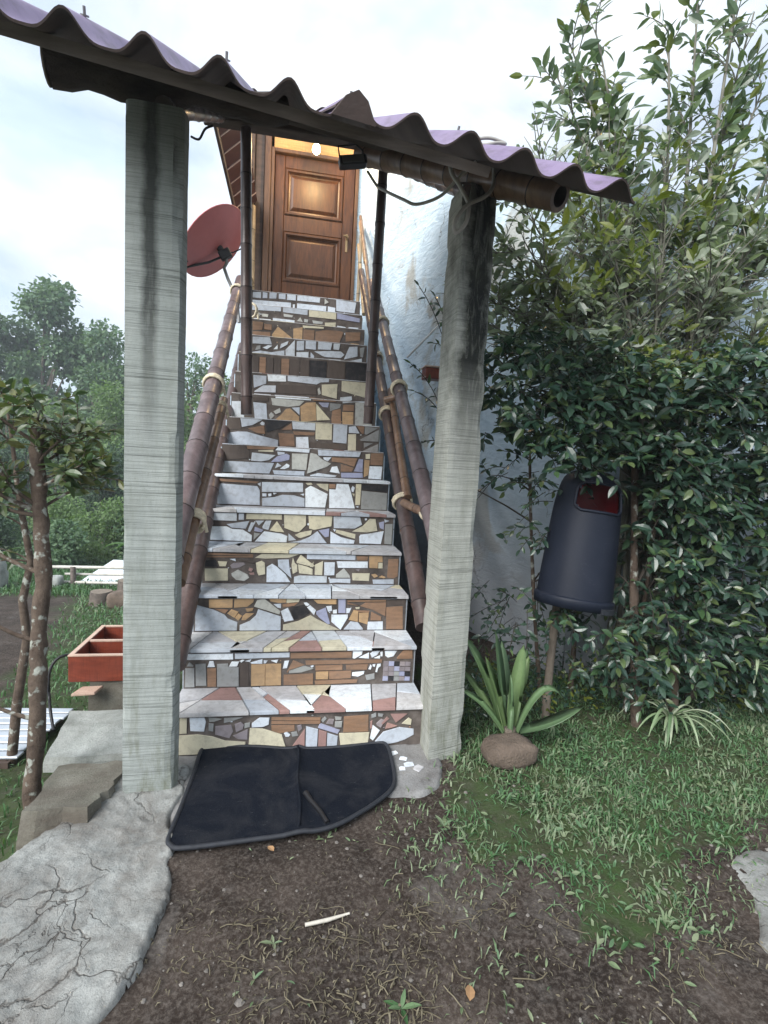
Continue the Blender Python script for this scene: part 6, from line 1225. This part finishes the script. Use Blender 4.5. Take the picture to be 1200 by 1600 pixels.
for (x, y, r_, h, lab) in [(-2.66, 7.94, 0.15, 0.17, 'low sawn tree stump standing in the grass before the fence'), (-2.36, 8.25, 0.17, 0.3, 'taller dark stump right of the low sawn stump')]:
    z0 = fz(x, y); m = MB(); ang = [2 * math.pi * j / 16 for j in range(16)]
    rings = [[(x + r_ * k2 * (1 + .08 * math.sin(3 * a)) * math.cos(a), y + r_ * k2 * (1 + .08 * math.sin(3 * a)) * math.sin(a), z0 + z) for a in ang] for k2, z in ((1.25, -0.1), (1.05, h * .4), (1, h * .9), (0.95, h))]
    m.add([p for r2 in rings for p in r2], [(i * 16 + j, i * 16 + (j + 1) % 16, i * 16 + 16 + (j + 1) % 16, i * 16 + 16 + j) for i in range(3) for j in range(16)], 0, True); st = tag(m.build('tree_stump', ['stump_wood']), lab, 'stump')
    m = MB(); m.add([(p[0], p[1], p[2] + .003) for p in rings[-1]], [list(range(16))]); m.build('sawn_top', ['cut_wood'], st)
tag(lump('garden_rock', (-2.30, 7.7, fz(-2.3, 7.7) + 0.08), 0.2, 0.15, 0.14, 'rock', 9), 'dark rock in the grass beside the stumps', 'rock')
tag(lump('pale_rock', (-4.75, 9.35, fz(-4.75, 9.35) + 0.2), 0.16, 0.16, 0.33, 'slab_concrete', 15), 'upright pale rock at the left edge by the banana plant', 'rock')
tag(lump('grey_rock', (-3.95, 9.5, fz(-3.95, 9.5) + 0.08), 0.16, 0.13, 0.12, 'slab_concrete', 19), 'small pale rock under the left end of the pole fence', 'rock')
def banana(label, c, n, ln, seed):
    r_ = random.Random(seed); t = thing('banana_plant', label, 'banana plant', c, 'banana plants by the garden fence')
    for i in range(n):
        a = r_.uniform(0, 6.28); C_ = Vector(c); tip = C_ + Vector((math.cos(a) * ln * .8, math.sin(a) * ln * .5, ln * r_.uniform(.1, .8))); blade_leaf(C_ + Vector((0, 0, .1)), tip, ln * .35, 0.2 * ln, 0.004, 9).build('leaf', ['banana_green'], t)
banana('bright green banana plant at the left edge of the garden', (-4.95, 9.6, -1.0), 7, 0.7, 2)
banana('bright green banana leaves showing beside the grey green post', (-2.75, 10.6, -0.9), 6, 0.95, 4)

# ---------------------------------------------------------------- bushes and trees beyond the garden
def crown(rs_, lobes, n, size, squash=0.8):
    """leaf tufts spread through a set of lobes: (x,y,z,r)"""
    P, D, N, S = [], [], [], []; tot = sum(l[3] ** 2 for l in lobes)
    for x, y, z, r in lobes:
        for _ in range(int(n * r * r / tot)):
            d = np.array([rs_.gauss(0, 1), rs_.gauss(0, 1), rs_.gauss(0, 1)]); d /= np.linalg.norm(d); rad = r * (rs_.random() ** 0.4) * rs_.uniform(0.75, 1.12)
            P.append((x + d[0] * rad, y + d[1] * rad, z + d[2] * rad * squash)); dd = d * 0.7 + np.array([rs_.gauss(0, .6), rs_.gauss(0, .6), rs_.gauss(-0.15, .5)]); D.append(dd); N.append(d * 0.6 + np.array([rs_.gauss(0, .5), rs_.gauss(0, .5), 0.7 + rs_.gauss(0, .4)])); S.append(size * rs_.uniform(0.6, 1.4))
    return P, D, N, S
def far_tree(label, c, h, w, n, size, mat, seed, group, base=0.3, lobes=14, name='far_tree', cat='tree', squash=0.8, lean=0.0):
    r_ = random.Random(seed); x, y = c; z0 = fz(x, y); t = thing(name, label, cat, (x, y, z0), group)
    L_ = []
    for i in range(lobes):
        f = (i + r_.random()) / lobes; hh = base + (1 - base) * f; wid = w * math.sin(math.pi * min(0.97, 0.12 + 0.8 * f)) ** 0.75; a = r_.uniform(0, 6.28); rr_ = wid * r_.uniform(0.1, 0.75)
        L_.append((x + math.cos(a) * rr_ + lean * hh * h, y + math.sin(a) * rr_ * 0.8, z0 + hh * h - w * .2, w * r_.uniform(0.26, 0.46)))
    m = MB(); top = Vector((x + lean * h, y, z0 + h * 0.82)); q = bez((x, y, z0 - 0.5), (x + r_.gauss(0, .03) * h, y, z0 + h * .4), top, 7); rad = h * 0.017; m.tube(q, [rad * (1 - 0.11 * i) for i in range(8)], 7)
    for l in L_: b = q[max(1, min(6, int((l[2] - z0) / h * 7) - 1))]; m.tube(bez(b, (b + Vector(l[:3])) / 2 + Vector((0, 0, h * .03)), l[:3], 4), [rad * .42, rad * .34, rad * .26, rad * .18, rad * .1], 5, cap=False)
    m.build('trunk', ['bark'], t); P, D, N, S = crown(r_, L_, n, size, squash); stuff(leaf_cloud('crown', P, D, N, S, mat, t, LEAF_WIDE)); return t
G1 = 'tall trees on the hillside beyond the garden'
far_tree('tall bluish tree at the far left of the skyline', (-18.5, 35), 13.5, 3.6, 7220, 0.286, 'leaf_far', 1, G1, 0.25, 18)
far_tree('tall bluish tree second from the left on the skyline with an open crown', (-14.6, 34.5), 13.2, 3.0, 5700, 0.272, 'leaf_far', 2, G1, 0.45, 12)
far_tree('rounded tree on the skyline just left of the grey green post', (-11.6, 33.5), 11.2, 2.9, 4940, 0.258, 'leaf_far', 3, G1, 0.35, 14)
far_tree('tree mostly hidden behind the grey green post', (-8.4, 33), 10.6, 3.0, 4940, 0.258, 'leaf_far', 4, G1, 0.3, 14)
far_tree('thin airy tree between the grey green post and the bamboo rail', (-5.9, 31), 9.9, 2.0, 1710, 0.204, 'leaf_far', 5, G1, 0.45, 10)
far_tree('leafy tree right behind the bamboo rail', (-4.0, 30.5), 9.2, 2.2, 4940, 0.231, 'leaf_far_light', 6, G1, 0.2, 14)
far_tree('tall tree beyond the left picture edge', (-22.5, 35), 14.5, 3.8, 4940, 0.306, 'leaf_far', 7, G1, 0.25, 14)
far_tree('broad tree filling the gap behind the first two skyline trees', (-17.0, 38), 11.5, 3.8, 6000, 0.32, 'leaf_far', 8, G1, 0.15, 16)
far_tree('broad tree filling the skyline gap left of the post', (-13.2, 37), 10.4, 3.6, 6000, 0.32, 'leaf_far', 9, G1, 0.15, 16)
G2 = 'mid-height trees below the skyline'
far_tree('dense bluish green tree low at the left edge under the tall skyline trees', (-13.2, 27), 7.0, 2.8, 6080, 0.19, 'leaf_far', 11, G2, 0.1, 14)
far_tree('feathery light green tree in the middle of the garden view', (-9.7, 24), 6.5, 2.2, 7980, 0.136, 'leaf_far_light', 12, G2, 0.1, 16)
far_tree('feathery light green tree against the left side of the grey green post', (-7.3, 23.5), 6.9, 2.0, 7980, 0.136, 'leaf_far_light', 13, G2, 0.1, 16)
far_tree('light green tree seen between the post and the bamboo rail', (-4.2, 21.5), 6.3, 2.1, 7980, 0.136, 'leaf_far_light', 14, G2, 0.05, 16)
far_tree('dark green bushy tree low beside the grey green post', (-6.3, 19), 3.9, 2.0, 7980, 0.109, 'leaf_far_deep', 15, G2, 0.05, 14)
far_tree('dark dense tree behind the pruned young tree', (-9.3, 20.5), 4.2, 2.4, 7220, 0.122, 'leaf_far_deep', 16, G2, 0.05, 14)
far_tree('light bushy tree above the far left bank', (-12.0, 19.5), 4.6, 2.2, 6460, 0.122, 'leaf_far_light', 17, G2, 0.05, 14)
G3 = 'bushes on the bank behind the fence'
for i, (x, y, h, w, mat, lab) in enumerate([(-7.6, 15.0, 2.4, 1.5, 'leaf_far', 'green bush on the bank behind the left half of the fence'), (-5.9, 14.5, 1.9, 1.3, 'leaf_far_light', 'light green bush on the bank above the pale sheet'), (-4.3, 13.6, 1.8, 1.2, 'leaf_far_light', 'light bush beside the grey green post above the fence'), (-6.7, 12.8, 1.5, 1.1, 'leaf_far_deep', 'dark low bush right behind the fence'), (-5.0, 12.3, 1.15, 0.9, 'leaf_far', 'low green bush between fence and pale bushes'), (-8.2, 12.4, 1.9, 1.2, 'leaf_far_light', 'yellowish bush at the left edge above the banana plant'), (-3.0, 13.5, 1.9, 1.3, 'leaf_far', 'green bush hidden behind the grey green post'), (-1.9, 12.5, 1.8, 1.2, 'leaf_far_light', 'bush seen low between post and stairs')]):
    far_tree(lab, (x, y), h, w, 6500, 0.075, mat, 30 + i, G3, 0.05, 14, 'bank_bush', 'bush', 0.7)
rs = random.Random(77); L_ = []
for i in range(170):
    x = rs.uniform(-75, 55); y = rs.uniform(44, 60) + abs(x + 10) * 0.1; L_.append((x, y, fz(x, y) + rs.uniform(0.5, 4.5), rs.uniform(1.8, 3.4)))
P, D, N, S = crown(rs, L_, 26000, 0.75, 0.9); w_o = leaf_cloud('far_wood', P, D, N, S, 'leaf_far', None, LEAF_WIDE); stuff(w_o)

# ---------------------------------------------------------------- damp air that pales the far trees
m = MB(); m.box((-60, -10, -6), (45, 75, 20)); hz = m.build('haze', [])
hm = bpy.data.materials.new('haze'); hm.use_nodes = True; t = hm.node_tree; t.nodes.clear(); ho = t.nodes.new('ShaderNodeOutputMaterial'); hv = t.nodes.new('ShaderNodeVolumePrincipled')
hv.inputs['Color'].default_value = (0.86, 0.92, 1.0, 1); hv.inputs['Density'].default_value = 0.003; hv.inputs['Anisotropy'].default_value = 0.2; t.links.new(hv.outputs[0], ho.inputs['Volume'])
hz.data.materials.append(hm); hz['kind'] = 'stuff'
